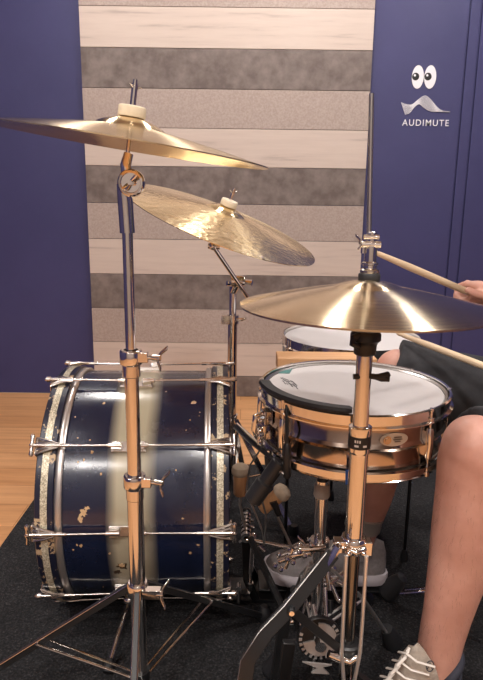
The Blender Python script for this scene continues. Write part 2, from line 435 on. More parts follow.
# --- crash stand
SX = P(133.5, 440, 1.0); bx, by = SX.x, 1.0
def zat(py, Y=1.0, px=133): return P(px, py, Y).z
st = thing('cymbal_stand', 'tall chrome cymbal stand in front of the bass drum', 'cymbal stand', (bx, by, FZ), 'cymbal stands')
z1 = zat(355); z2 = zat(480); z3 = zat(588); z4 = zat(676); ztop = zat(205)
m = MB(); m.cyl((bx, by, z4-.03), (bx, by, z2), .0145, n=32); m.build('base_tube', 'chrome', st)
m = MB(); m.cyl((bx, by, z2), (bx, by, z1), .0123, n=32); m.build('middle_tube', 'chrome', st)
m = MB(); m.cyl((bx, by, z1), (bx, by, ztop), .0088, n=28); m.build('upper_tube', 'chrome', st)
collar(st, (bx, by, zat(357)), .018, .026); collar(st, (bx, by, zat(481)), .0185, .026)
# tilter
tc_ = P(131.5, 183, .985)
m = MB(); m.tube([(bx, by, ztop-.045), (bx-.002, by, ztop+.005), (bx-.004, by-.006, tc_.z)], [.0125, .0125, .010], 18); m.build('tilter_socket', 'chrome', st)
til = MB(); til.lathe([(0.0, -.010), (.019, -.010), (.0215, -.006), (.0215, .006), (.019, .010), (.016, .0105), (.015, .008), (0, .008)], tc_, (0, -1, 0), n=36)
to = til.build('tilter', 'chrome', st)
m = MB(); m.cyl(tc_+V((0, -.010, 0)), tc_+V((.004, -.020, 0)), .004, n=12); wing(m, tc_+V((.0, -.012, 0)), (.1, -1, 0), .0085); m.build('wing_screw', 'chrome', to)
rod_b = tc_ + V((-.009, .003, .012)); rod_t = cc + cn*.098
cb = cc + cn*.0
m = MB(); m.tube([tc_+V((-.006, .004, 0)), rod_b+V((0, 0, .016)), cb+V((0, 0, -.012))], [.009, .0088, .0075], 18); m.build('tilter_arm', 'chrome', st)
m = MB(); m.cyl(cb-cn*.02, rod_t, .0034, n=14); m.cyl(cc+cn*.060, cc+cn*.092, .0048, n=12); wing(m, cc+cn*.080, cn+V((.1, 0, 0)), .006); m.build('cymbal_rod', 'chrome', st)
m = MB(); m.lathe([(.003, .0425), (.0205, .0425), (.0215, .044), (.0215, .0575), (.020, .059), (.003, .059)], cc, cn, n=32); m.build('felt_washer', 'felt', st)
# tripod
hub = V((bx, by, z3)); low = V((bx, by, z4))
m = MB(); m.lathe([(.012, -.014), (.019, -.014), (.020, -.010), (.020, .010), (.018, .014), (.012, .014)], hub, n=24)
m.box((bx+.012, by-.022, z3-.009), (bx+.045, by-.006, z3+.009)); wing(m, hub+V((.036, -.016, 0)), (1, -.2, .1), .014); m.build('leg_hub', 'chrome', st, bevel=.001)
m = MB(); m.lathe([(.012, -.016), (.018, -.016), (.019, .016), (.012, .016)], low, n=24); m.build('brace_hub', 'black_metal', st)
feet = [PZ(264, 619, FZ), None, None]
d0 = V((feet[0].x-bx, feet[0].y-by, 0)); r_ = d0.length; a0 = math.atan2(d0.y, d0.x)
for k, a in enumerate((a0, math.radians(171), math.radians(276))):
    ft = V((bx+r_*math.cos(a), by+r_*math.sin(a), FZ+.016)); dirv = V((math.cos(a), math.sin(a), 0)); side = V((-dirv.y, dirv.x, 0))
    top_ = hub+dirv*.018
    lg = MB()
    mid = top_.lerp(ft, .62)
    lg.bar(top_, ft-dirv*.01, .010, .014)
    lo = lg.build('leg', 'leg_reflection', st, bevel=.001)
    lg = MB()
    for s_ in (-1, 1): lg.tube([top_+side*.0052*s_+V((0, 0, .007)), ft+side*.0052*s_-dirv*.01+V((0, 0, .007))], .0015, 8)
    lg.build('leg_edge', 'chrome', lo)
    br = MB(); q = top_.lerp(ft, .46)
    br.tube([low+dirv*.016+side*.007, low.lerp(q, .12)+side*.007+dirv*.01, q+side*.010], .0024, 8)
    br.tube([low+dirv*.016-side*.007, low.lerp(q, .12)-side*.007+dirv*.01, q-side*.010], .0024, 8)
    br.cyl(q-side*.012, q+side*.012, .003, n=8); br.build('brace', 'chrome', st)
    fm = MB(); fm.lathe([(0, -.016), (.014, -.016), (.019, -.008), (.017, .012), (.010, .022), (0, .022)], ft, n=20); fm.build('rubber_foot', 'rubber', lo)

# --- ride stand
rx, ry = P(232.5, 330, 1.93).x, 1.93
st = thing('cymbal_stand', 'chrome boom stand rising behind the bass drum under the hammered cymbal', 'cymbal stand', (rx, ry, FZ), 'cymbal stands')
def zr(py): return P(232, py, ry).z
m = MB(); m.cyl((rx, ry, .08), (rx, ry, zr(320)), .0155, n=24); m.build('base_tube', 'chrome', st)
m = MB(); m.cyl((rx, ry, zr(320)), (rx, ry, zr(286)), .0115, n=24); m.build('upper_tube', 'chrome', st)
m = MB(); c = V((rx, ry, zr(319))); m.lathe([(.01, -.016), (.020, -.016), (.020, .014), (.01, .014)], c, n=24); m.box((c.x-.036, c.y-.022, c.z-.014), (c.x-.008, c.y-.004, c.z+.014))
m.tube([c+V((.01, -.01, 0)), c+V((.03, -.016, .002)), c+V((.044, -.016, .006))], [.006, .006, .003], 8); m.build('clamp_collar', 'chrome', st, bevel=.001)
bj = P(238, 281, ry-.02); bt = P(213, 246, 1.74); be = P(251, 302, ry+.02)
m = MB(); m.cyl(be, bt, .0065, n=16); m.build('boom_arm', 'chrome', st)
m = MB(); m.lathe([(0, -.022), (.017, -.022), (.019, -.01), (.019, .012), (.016, .02), (0, .02)], bj, (1, 0.1, 0), n=24)
m.tube([bj+V((-.01, 0, -.01)), bj+V((-.035, -.01, -.006))], [.005, .009], 8); m.tube([bj+V((.01, 0, .0)), bj+V((.045, -.01, -.004))], [.006, .010], 8)
m.tube([bj, V((rx, ry, zr(292)))], [.013, .012], 16); m.build('boom_clamp', 'chrome', st)
m = MB(); m.ball(bt, .013, 14); m.cyl(bt+V((-.014, 0, 0)), bt+V((.02, 0, -.002)), .008, n=14); m.build('tilter', 'chrome', st)
m = MB(); m.cyl(bt, rc-rn*.005, .005, n=12); m.cyl(rc-rn*.01, rc+rn*.10, .0036, n=12); m.cyl(rc+rn*.078, rc+rn*.092, .0055, n=12); wing(m, rc+rn*.082, rn+V((0, -.2, 0)), .009); m.build('cymbal_rod', 'chrome', st)
m = MB(); m.lathe([(.003, .049), (.0225, .049), (.0235, .051), (.0235, .064), (.022, .066), (.003, .066)], rc, rn, n=28); m.build('felt_washer', 'felt', st)
hub = V((rx, ry, .34)); m = MB(); m.lathe([(.012, -.016), (.021, -.016), (.021, .016), (.012, .016)], hub, n=20); m.build('leg_hub', 'chrome', st)
for a in (80, 200, 320):
    d = V((math.cos(math.radians(a)), math.sin(math.radians(a)), 0)); ft = V((rx, ry, FZ+.014))+d*.27
    lg = MB(); lg.bar(hub+d*.018, ft-d*.01, .020, .006); lg.bar(V((rx, ry, .12))+d*.014, (hub+d*.02).lerp(ft, .5), .012, .003); lo = lg.build('leg', 'chrome_worn', st)
    fm = MB(); fm.lathe([(0, -.014), (.016, -.014), (.018, .0), (.012, .018), (0, .018)], ft, n=16); fm.build('rubber_foot', 'rubber', lo)

# ------------------------------------------------------------------ bass drum
BXL, BXR, BY, BR = -.464, -.034, 1.505, .303
BZ = BR+FZ+.009
bd = thing('bass_drum', 'large worn dark blue bass drum with a cream band, lying on its side', 'drum', ((BXL+BXR)/2, BY, FZ))
yaw = Matrix.Translation(V(((BXL+BXR)/2, BY, BZ))) @ Matrix.Rotation(math.radians(2.4), 4, 'Z')
WL = (BXR-BXL)/2
def bput(mb, name, mt, parent=bd, **k):
    o = mb.build(name, mt, None, **k)
    o.parent = parent
    if parent is bd: o.matrix_local = world(bd).inverted() @ yaw
    return o
AX = (1, 0, 0)
hw = .042
shell = MB(); rs = BR-.012
shell.lathe([(rs, -WL+hw), (rs, WL-hw), (rs-.007, WL-hw), (rs-.007, -WL+hw)], (0, 0, 0), AX, n=128, close=True)
bput(shell, 'shell', 'shell')
for s_ in (-1, 1):
    hp = MB(); e0 = s_*WL; e1 = s_*(WL-hw)
    hp.lathe([(BR-.013, e0), (BR-.002, e0), (BR, e0-s_*.002), (BR, e1+s_*.002), (BR-.002, e1), (BR-.013, e1)], (0, 0, 0), AX, n=128, close=True)
    ho = bput(hp, 'hoop', 'hoop_blue')
    il = MB(); c = s_*(WL-hw*.5); il.lathe([(BR+.0002, c-.0075), (BR+.0012, c-.0075), (BR+.0012, c+.0075), (BR+.0002, c+.0075)], (0, 0, 0), AX, n=128, close=True)
    il.build('inlay_strip', 'glitter', None).parent = ho
    hd = MB(); hd.lathe([(.0, s_*(WL-.022)), (BR-.016, s_*(WL-.022)), (BR-.013, s_*(WL-.026)), (BR-.013, s_*(WL-.032)), (0, s_*(WL-.024))], (0, 0, 0), AX, n=96)
    bput(hd, 'drum_head', 'head')
    rg = MB(); c1 = s_*(WL-hw); c2 = s_*(WL-hw-.016); rm = (c1+c2)/2
    rg.lathe([(rs+.0008, c1), (rs+.006, c1), (rs+.0085, c1*.5+rm*.5), (rs+.0085, c2*.5+rm*.5), (rs+.0055, c2), (rs+.0008, c2)], (0, 0, 0), AX, n=128, close=True)
    bput(rg, 'head_ring', 'ring')
def cyl_pt(phi, r, x): return V((x, -r*math.cos(phi), r*math.sin(phi)))
for k in range(10):
    ph = math.radians(3 + 36*k); er = V((0, -math.cos(ph), math.sin(ph))); et = V((0, math.sin(ph), math.cos(ph)))
    rr = BR+.006
    # centre lug: raised casting with two turret ends
    lx = -.013
    lg = MB()
    lg.bar(V((lx-.040, 0, 0))+er*(rs+.005), V((lx+.040, 0, 0))+er*(rs+.005), .024, .009, er)
    for q in (-1, 1):
        lg.bar(V((lx+q*.038, 0, 0))+er*(rr-.004), V((lx+q*.016, 0, 0))+er*(rr-.006), .018, .016, er)
        lg.cyl(V((lx+q*.045, 0, 0))+er*rr, V((lx+q*.014, 0, 0))+er*rr, .0062, n=14)
        for u in (-1, 1): lg.cyl(V((lx+q*.030, 0, 0))+er*(rs+.008)+et*u*.008, V((lx+q*.030, 0, 0))+er*(rs+.0125)+et*u*.008, .003, n=8)
    lug = bput(lg, 'lug', 'chrome_worn', bevel=.0015)
    for s_ in (-1, 1):
        rd = MB(); xe = s_*(WL+.007)
        rd.cyl(V((lx+s_*.014, 0, 0))+er*rr, V((xe, 0, 0))+er*(rr+.004), .0025, n=12)
        rd.cyl(V((s_*(WL-hw-.03), 0, 0))+er*(rr+.0025), V((xe, 0, 0))+er*(rr+.004), .0042, n=12)
        e = V((xe+s_*.004, 0, 0))+er*(rr+.004)
        thandle = (k % 10 in (0, 1, 4, 5, 6))
        if thandle:
            hv = (et*.95+er*.1).normalized()
            for u in (-1, 1): rd.tube([e, e+hv*.010*u, e+hv*.021*u, e+hv*.025*u], [.0055, .0035, .0052, .003], 10)
            rd.ball(e, .0065, 10)
        else:
            rd.cyl(e-V((s_*.004, 0, 0)), e+V((s_*.004, 0, 0)), .0075, n=12); rd.ball(e+V((s_*.006, 0, 0)), .005, 8)
        bput(rd, 'tension_rod', 'chrome_worn')
        cl = MB()     # claw: three ribs gripping the hoop edge
        tip = V((s_*(WL-hw-.004), 0, 0))+er*(rr+.002); ed = V((s_*(WL+.003), 0, 0))+er*(BR+.002)
        for u in (-1, -.45, .45, 1):
            cl.tube([tip+et*u*.004, (tip+ed)/2+et*u*.011+er*.004, ed+et*u*.018, ed+et*u*.018-er*.014-V((s_*.0, 0, 0))], [.003, .0036, .0036, .003], 8)
        cl.tube([ed+et*-.019, ed+et*.019], .0034, 8)
        bput(cl, 'claw', 'chrome_worn')
# chips in the paint: patches of bare wood with a ragged outline, a shade thicker than the lacquer
def chip(px, py, rw, rh, seed, mt='chip'):
    rnd = random.Random(seed)
    c = P(px, py, 1.25); inv = yaw.inverted(); d = (c-EYE).normalized()
    # meet the shell
    o_ = inv @ EYE; dd = inv.to_3x3() @ d; a = dd.y**2+dd.z**2; b = 2*(o_.y*dd.y+o_.z*dd.z); cc_ = o_.y**2+o_.z**2-(rs+.0004)**2
    tt = (-b-math.sqrt(max(b*b-4*a*cc_, 0)))/(2*a); h = o_+dd*tt; ph = math.atan2(h.z, -h.y)
    n = 18; ring = []; 
    offs = [1+rnd.uniform(-.45, .35) for _ in range(n)]
    for R_ in (rs-.001, rs+.0006):
        ring.append([cyl_pt(ph+rh*offs[j]*math.sin(2*PI*j/n)/rs, R_, h.x+rw*offs[j]*math.cos(2*PI*j/n)) for j in range(n)])
    return ring
cm = MB()
for q in [(83, 513, .008, .009, 1), (80, 519, .005, .008, 2), (87, 508, .006, .004, 3), (77, 545, .002, .003, 4), (81, 546, .003, .004, 5), (92, 452, .003, .004, 6),
          (84, 460, .002, .004, 8), (101, 474, .003, .003, 9), (78, 462, .002, .002, 10), (75, 417, .002, .002, 11), (90, 440, .002, .002, 12), (190, 420, .002, .002, 13), (205, 442, .002, .001, 14),
          (98, 380, .002, .002, 15), (198, 545, .004, .002, 16), (190, 553, .003, .003, 17), (176, 470, .002, .002, 18), (73, 550, .002, .002, 19), (210, 506, .0015, .0015, 20)]:
    cm = MB(); cm.ring_loft(chip(*q)); bput(cm, 'paint_chip', 'chip')
cm = MB()
for q in [(123, 566, .014, .010, 31), (118, 572, .008, .007, 32)]:
    cm = MB(); cm.ring_loft(chip(*q)); bput(cm, 'worn_patch', 'dark_chip')
# small badge on that patch
cm = MB(); cm.ring_loft([[p + (p-V((p.x, 0, 0))).normalized()*.002 for p in r] for r in chip(122, 565, .006, .005, 40)]); bput(cm, 'badge', 'chip')
# spurs
invY = yaw.inverted()
for (pa, pb) in ((P(129, 600, 1.30), PZ(108.5, 672, FZ)), (None, None)):
    if pa is None:
        pa = yaw @ V((-.07, .22, -.19)); pb = yaw @ V((-.16, .34, 0)); pb.z = FZ
    m = MB(); a = V(pa); b = V(pb)+V((0, 0, .01)); m.cyl(a, b, .0058, n=14)
    sp = m.build('spur', 'chrome', bd)
    m = MB(); m.lathe([(0, -.010), (.011, -.010), (.012, .004), (.008, .02), (0, .02)], b, (a-b), n=16); m.build('rubber_foot', 'rubber', sp)
    m = MB(); m.ball(a, .014, 12); m.cyl(a, a+V((0, .03 if a.y < BY else -.03, .01)), .012, n=14); m.build('spur_bracket', 'chrome', sp)

# ------------------------------------------------------------------ snare drum
SC = P(353.5, 386, 1.135); sx, sy, sz = SC.x, SC.y, SC.z; SR = 92.5/S(sy, sz); SH = .116
sd = thing('snare_drum', 'shiny black-nickel snare drum with chrome hoops and a white head', 'drum', (sx, sy, sz-SH))
o0 = V((sx, sy, sz))
Rr = SR-.008
m = MB(); m.lathe([(Rr-.004, -.016), (Rr, -.016), (Rr, -SH*.5+.008), (Rr+.001, -SH*.5+.006), (Rr+.004, -SH*.5), (Rr+.001, -SH*.5-.006), (Rr, -SH*.5-.008), (Rr, -SH+.014), (Rr-.004, -SH+.014)], o0, n=96, close=True)
m.build('shell', 'nickel', sd, angle=30)
m = MB(); m.lathe([(0, -.003), (Rr-.004, -.003), (Rr-.0015, -.006), (Rr+.001, -.011), (Rr-.003, -.012), (0, -.005)], o0, n=96); hd = m.build('drum_head', 'head', sd)
m = MB(); m.lathe([(0, -SH+.006), (Rr, -SH+.008), (Rr, -SH+.004), (0, -SH+.003)], o0, n=64); m.build('bottom_head', 'head', sd)
def hoop(z0, z1, fl):
    m = MB(); t = .0022
    # flanged hoop: top flange rolled out, wall, bottom flange
    if fl > 0: pr_ = [(SR-.0035, z1-.006), (SR-.003, z1-.001), (SR+.001, z1), (SR+.003, z1-.002), (SR+.0005, z1-.004), (SR, z0+.004), (SR+.006, z0+.002), (SR+.006, z0), (SR-.003, z0)]
    else: pr_ = [(SR-.0035, z0+.006), (SR-.003, z0+.001), (SR+.001, z0), (SR+.003, z0+.002), (SR+.0005, z0+.004), (SR, z1-.004), (SR+.006, z1-.002), (SR+.006, z1), (SR-.003, z1)]
    m.lathe(pr_, o0, n=112, close=True); return m.build('hoop', 'chrome', sd, angle=30)
hoop(-.020, .0055, 1); hoop(-SH-.003, -SH+.016, -1)
m = MB(); m.lathe([(SR-.010, -.002), (SR-.006, .001), (SR-.006, -.004), (SR-.010, -.004)], o0, n=96, close=True); m.build('flesh_ring', 'steel', sd)
angs = [-98, -143, 172, 127, 82, 37, -8, -53]
for a in angs:
    a = math.radians(a); d = V((math.cos(a), math.sin(a), 0)); tg = V((-d.y, d.x, 0)); b = o0+d*(Rr+.008)
    m = MB(); zt, zb = -.030, -SH+.028
    for z_, w0 in ((zt, .011), (zb, .011)): pass
    m.tube([b+V((0, 0, zt)), b+V((0, 0, zt-.006)), b+d*.002+V((0, 0, (zt+zb)/2)), b+V((0, 0, zb+.006)), b+V((0, 0, zb))], [.0058, .0072, .0062, .0072, .0058], 14)
    m.bar(b-d*.008+V((0, 0, zt-.006)), b-d*.008+V((0, 0, zb+.006)), .012, .010, d)
    lug = m.build('lug', 'chrome', sd)
    m = MB(); m.cyl(b+V((0, 0, zt-.004)), b+V((0, 0, .003)), .0026, n=10); m.cyl(b+V((0, 0, -.018)), b+V((0, 0, -.012)), .0055, n=12); m.cyl(b+V((0, 0, .001)), b+V((0, 0, .006)), .0042, n=10)
    m.bar(b+d*.001+V((0, 0, -.018)), b-d*.008+V((0, 0, -.018)), .014, .003)
    m.build('tension_rod', 'chrome_worn', sd); m = MB()
    m.cyl(b+V((0, 0, zb+.004)), b+V((0, 0, -SH-.002)), .0026, n=10); m.cyl(b+V((0, 0, -SH-.004)), b+V((0, 0, -SH+.004)), .0055, n=12)
    m.build('tension_rod', 'chrome_worn', sd)
# oval badge
ba = math.radians(-76.5); d = V((math.cos(ba), math.sin(ba), 0)); tg = V((-d.y, d.x, 0)); bc = o0+d*(Rr+.0015)+V((0, 0, -.042))
def oval(mb, c, rx_, rz_, t0, t1, n=32):
    rings = []
    for t_ in (t0, t1): rings.append([c+d*t_+tg*rx_*math.cos(2*PI*j/n)+V((0, 0, rz_*math.sin(2*PI*j/n)))-d*((rx_*math.cos(2*PI*j/n))**2/(2*Rr)) for j in range(n)])
    mb.ring_loft(rings)
m = MB(); oval(m, bc, .026, .0120, 0, .0016); bo = m.build('badge', 'badge', sd)
m = MB(); oval(m, bc-tg*.0135, .0075, .0075, .0014, .0026); oval(m, bc-tg*.0135, .0045, .0045, .0024, .0040); m.build('badge_grommet', 'nickel', bo)
m = MB()
for i, wdt in enumerate((.018, .020, .014)):
    zz_ = .004-.004*i; m.bar(bc+d*.0020+tg*(.0045-wdt/2+.003)+V((0, 0, zz_)), bc+d*.0016+tg*(.0045+wdt/2)+V((0, 0, zz_)), .001, .0011, (0, 0, 1))
m.build('badge_lettering', 'dark_chip', bo, smooth=False)
# strainer at the left
a = math.radians(-160); d = V((math.cos(a), math.sin(a), 0)); tg = V((-d.y, d.x, 0)); b = o0+d*(Rr+.010)
m = MB(); m.bar(b+V((0, 0, -.030)), b+V((0, 0, -.085)), .024, .016, d); m.tube([b+d*.008+V((0, 0, -.036)), b+d*.022+V((0, 0, -.04)), b+d*.024+V((0, 0, -.066)), b+d*.018+V((0, 0, -.085))], [.005, .006, .006, .004], 10)
m.cyl(b+d*.01+tg*-.014+V((0, 0, -.062)), b+d*.01+tg*.016+V((0, 0, -.062)), .007, n=14); m.cyl(b+d*.012+V((0, 0, -.098)), b+d*.012+V((0, 0, -.080)), .0055, n=14)
for q in range(5): m.ball(b+d*.016+tg*(.012*(-1)**q)+V((0, 0, -.045-.010*q)), .0045, 8)
m.build('strainer', 'chrome', sd, bevel=.001)
# snare wire strap / band under the hoop
m = MB(); m.bar(P(349, 470, sy-SR-.006), P(349, 484, sy-SR-.004), .012, .003, (0, 1, 0)); m.build('blue_strap', 'blue_tape', sd)
# maker's sticker and signature on the head
def headpt(px, py): return PZ(px, py, sz-.0024)
m = MB(); q = [headpt(*p) for p in ((283, 368.4), (292.5, 368.8), (289.5, 373.6), (278.5, 373.2))]
m.ring_loft([[p for p in q], [p+V((0, 0, .0004)) for p in q]]); m.build('teal_sticker', 'teal', hd)
m = MB(); rnd = random.Random(3)
for r0_ in range(3):
    pts = []
    for i in range(16):
        pts.append(headpt(281+i*.95+rnd.uniform(-.5, .5)+r0_*1.5, 378+i*.35+r0_*2.3+rnd.uniform(-1.1, 1.1))+V((0, 0, .0003)))
    m.tube(pts, .0006, 5)
m.build('signature', 'ink', hd)
# black rubber strip lying on the front-left of the rim
m = MB(); pts = []; 
for i in range(41):
    aa = math.radians(-176 + (-101+176)*i/40); e = min(1, min(i, 40-i)/2+.35)
    pts.append(o0+V((math.cos(aa), math.sin(aa), 0))*(SR-.006)+V((0, 0, .010)))
rgs = []
for i, p in enumerate(pts):
    aa = math.radians(-176 + 75*i/40); d = V((math.cos(aa), math.sin(aa), 0)); e = 1 if 0 < i < 40 else .7
    rgs.append([p+d*x*e+V((0, 0, z*e)) for x, z in ((-.012, -.008), (.0105, -.003), (.0125, .001), (.010, .006), (-.009, .005), (-.013, .0))])
m.ring_loft(rgs)
tag(m.build('rim_pad', 'rubber'), 'curved black rubber pad lying on the front left rim of the snare drum', 'rubber pad')

# snare stand
px_, py_ = P(321.5, 500, 1.12).x, 1.12
ss = thing('snare_stand', 'low chrome tripod stand carrying the snare drum', 'drum stand', (px_, py_, FZ))
def zp(py): return P(322, py, py_).z
m = MB(); m.cyl((px_, py_, .06), (px_, py_, zp(528)), .0125, n=24); m.build('lower_tube', 'chrome', ss)
m = MB(); m.cyl((px_, py_, zp(528)), (px_, py_, zp(480)), .0128, n=24); m.build('upper_tube', 'chrome', ss)
m = MB(); m.lathe([(.01, -.016), (.0158, -.016), (.0168, -.012), (.0150, .012), (.01, .016)], (px_, py_, zp(489)), n=28); m.build('threaded_collar', 'grey_plastic', ss)
bc_ = V((px_+.01, py_+.01, sz-SH-.030))
m = MB(); m.ball(bc_, .018, 14); m.cyl((px_, py_, zp(482)), bc_, .012, n=14); m.build('basket_joint', 'black_plastic', ss)
for a in (-150, -30, 90):
    a = math.radians(a); d = V((math.cos(a), math.sin(a), 0)); e = V((sx, sy, sz-SH))+d*(SR+.002)
    m = MB(); m.tube([bc_, bc_.lerp(e, .5)+V((0, 0, -.012)), e+V((0, 0, -.010)), e+d*.010+V((0, 0, .006)), e+d*.010+V((0, 0, .020))], [.006, .0055, .005, .006, .005], 12); ar = m.build('basket_arm', 'chrome', ss)
    m = MB(); m.tube([e-d*.008+V((0, 0, -.011)), e+d*.010+V((0, 0, -.006)), e+d*.011+V((0, 0, .008))], [.009, .009, .008], 10); m.build('rubber_tip', 'rubber', ar)
hub = V((px_, py_, zp(545))); low = V((px_, py_, zp(628)))
m = MB(); m.lathe([(.012, -.014), (.020, -.014), (.020, .014), (.012, .014)], hub, n=20); wing(m, hub+V((-.02, -.005, 0)), (-1, -.3, 0), .013)
m.cyl(hub+V((-.045, -.02, .002)), hub+V((.01, -.02, .006)), .007, n=12); m.cyl(hub+V((-.062, -.01, -.018)), hub+V((-.020, -.02, -.004)), .009, n=12)
m.cyl(hub+V((-.085, -.01, -.032)), hub+V((-.05, -.015, -.016)), .006, n=12); m.cyl(hub+V((-.07, -.015, -.045)), hub+V((-.055, -.015, .0)), .004, n=10)
for k in range(7): m.ball(hub+V((-.02-.012*k, -.026, .008-.008*k+.008*(-1)**k)), .006, 8)
m.build('leg_hub', 'chrome', ss)
for fp in (PZ(274, 676, FZ), PZ(391, 648, FZ), V((px_-.02, py_+.28, FZ))):
    fp = V(fp)+V((0, 0, .02)); d = V((fp.x-px_, fp.y-py_, 0)).normalized(); s2 = V((-d.y, d.x, 0))
    m = MB(); tp = hub+d*.02+V((0, 0, -.05)); kn = tp.lerp(fp, .5)+V((0, 0, .02))
    for u in (-1, 1):
        m.tube([tp+s2*.008*u, kn+s2*.008*u, fp+s2*.004*u], .0036, 8)
        m.tube([low+s2*.008*u, kn+s2*.008*u], .003, 8)
    m.cyl(kn-s2*.011, kn+s2*.011, .0045, n=8)
    lo = m.build('leg', 'rod_steel', ss)
    m = MB(); m.lathe([(0, -.020), (.018, -.020), (.024, -.012), (.021, .020), (.014, .044), (0, .046)], fp+V((0, 0, .004)), (-d*.55+V((0, 0, 1))), n=20); m.build('rubber_foot', 'rubber', lo)

# ------------------------------------------------------------------ floor tom
TC = P(351, 337.5, 1.77); tx, ty, tz = TC.x, TC.y, TC.z; TR = 68.5/S(ty, tz)
ft_ = thing('floor_tom', 'dark blue tom drum with a white head, half hidden behind the hi-hats', 'drum', (tx, ty, FZ))
o1 = V((tx, ty, tz))
m = MB(); m.lathe([(TR-.012, -.012), (TR-.008, -.012), (TR-.008, -.36), (TR-.012, -.36)], o1, n=72, close=True); m.build('shell', 'tom_blue', ft_)
m = MB(); m.lathe([(0, 0), (TR-.008, 0), (TR-.004, -.006), (TR-.007, -.01), (0, -.003)], o1, n=72); m.build('drum_head', 'head', ft_)
for z_ in (0, -.355):
    m = MB(); m.lathe([(TR-.004, z_+.008), (TR, z_+.009), (TR+.001, z_-.014), (TR+.006, z_-.017), (TR-.002, z_-.017)], o1, n=72, close=True); m.build('hoop', 'chrome', ft_)
for k in range(8):
    a = math.radians(45*k+22); d = V((math.cos(a), math.sin(a), 0)); b = o1+d*(TR+.004)
    m = MB(); m.cyl(b+V((0, 0, -.05)), b+V((0, 0, .006)), .0028, n=8); m.cyl(b+V((0, 0, -.019)), b+V((0, 0, -.012)), .006, n=10); m.bar(b-d*.004+V((0, 0, -.045)), b-d*.004+V((0, 0, -.085)), .014, .016, d)
    m.build('lug', 'chrome', ft_, bevel=.001)
for (lx_, ly_) in ((P(285.5, 530, 1.64).x, 1.64), (P(407, 520, 1.62).x, 1.62), (tx, ty+TR+.02)):
    fz = FZ
    m = MB(); m.tube([(lx_, ly_, tz-.12), (lx_, ly_, .05), (lx_, ly_, .03)], .0052, 10)
    lo = m.build('leg', 'black_metal', ft_)
    m = MB(); m.lathe([(0, 0), (.012, 0), (.013, .01), (.008, .035), (0, .036)], (lx_, ly_, FZ), n=14); m.build('rubber_foot', 'rubber', lo)
    m = MB(); e = V((lx_, ly_, tz-.16)); q = V((tx, ty, tz-.16)); dd = (q-e).normalized(); m.bar(e-dd*.005, e+dd*((q-e).length-TR+.010), .02, .03); m.build('leg_bracket', 'chrome', ft_)

# wooden tray on a stand behind the snare
TY0, TY1 = 1.40, 1.47
a = P(277.5, 356, TY0); b = P(386, 356, TY0); zt = P(330, 351.6, TY1).z
tr = thing('wooden_tray', 'plain tan wooden board on a black pole between snare and blue tom', 'tray', ((a.x+b.x)/2, 1.435, FZ))
m = MB(); m.box((a.x, TY0, zt-.035), (b.x-.02, TY1, zt)); m.build('board', 'tray_wood', tr, smooth=False, bevel=.003)
pX = P(360, 500, 1.435).x
m = MB(); m.cyl((pX, 1.435, FZ+.01), (pX, 1.435, zt-.035), .008, n=14); m.build('pole', 'black_metal', tr)
m = MB(); m.lathe([(0, 0), (.05, 0), (.052, .006), (.02, .014), (0, .014)], (pX, 1.435, FZ), n=32); m.build('base', 'black_metal', tr)

# ------------------------------------------------------------------ hi-hat stand
hx, hy = P(359, 450, .90).x, .90
def zh(py): return P(358, py, hy).z
def hxy(py): return V((hx, hy, zh(py)))
hs = thing('hi_hat_stand', 'chrome hi-hat stand in front of the snare with black folding legs', 'hi-hat stand', (hx, hy, FZ))
m = MB(); m.cyl(hxy(548), hxy(440), .0150, n=36); m.build('lower_tube', 'chrome', hs)
m = MB(); m.cyl(hxy(425), hxy(350), .0125, n=36); m.build('upper_tube', 'chrome', hs)
# printed collar
m = MB(); m.lathe([(.012, 0), (.0165, 0), (.0175, .004), (.0175, .032), (.0185, .036), (.0185, .044), (.0150, .046), (.012, .046)], hxy(452), n=36)
hcb = m.build('height_collar', 'chrome', hs)
m = MB(); m.lathe([(.0177, .010), (.0181, .010), (.0181, .030), (.0177, .030)], hxy(452), n=36, close=True); bb = m.build('printed_band', 'black_plastic', hcb)
m = MB()
for i, (zo, ws) in enumerate(((.024, (.010,)), (.0165, (.006, .005)))):
    x_ = -.62
    for w_ in ws:
        for q in range(3):
            aa = -PI/2 + x_ + q*.12*w_/.006
            pp = hxy(452)+V((.0184*math.cos(aa), .0184*math.sin(aa), zo)); tg_ = V((-math.sin(aa), math.cos(aa), 0))
            m.bar(pp, pp+tg_*.0022, .0008, .0042-.001*i, (0, 0, 1))
        x_ += .75
m.build('band_lettering', 'lettering', bb, smooth=False)
# black seat cup and wing screw
m = MB(); c = hxy(342); m.lathe([(.0, .018), (.020, .018), (.0235, .013), (.0235, .004), (.019, 0), (.0175, -.006), (.017, -.018), (.0145, -.020), (0, -.020)], c, n=32)
m.tube([c+V((-.014, -.014, .012)), c+V((-.022, -.018, .010)), c+V((-.024, -.020, .002)), c+V((-.012, -.018, -.005))], [.006, .006, .005, .004], 10)
m.build('cymbal_seat', 'black_plastic', hs)
m = MB(); c = hxy(375)+V((0, -.006, 0)); m.cyl(c+V((-.017, 0, -.001)), c+V((.016, 0, .0)), .0045, n=12); m.tube([c+V((.010, -.002, 0)), c+V((.022, -.004, 0)), c+V((.036, -.006, .005)), c+V((.038, -.006, .006))], [.004, .0055, .005, .003], 10)
m.tube([c+V((.014, -.002, 0)), c+V((.026, -.004, -.002)), c+V((.038, -.006, -.003))], [.004, .0055, .004], 10); m.build('wing_screw', 'black_plastic', hs)
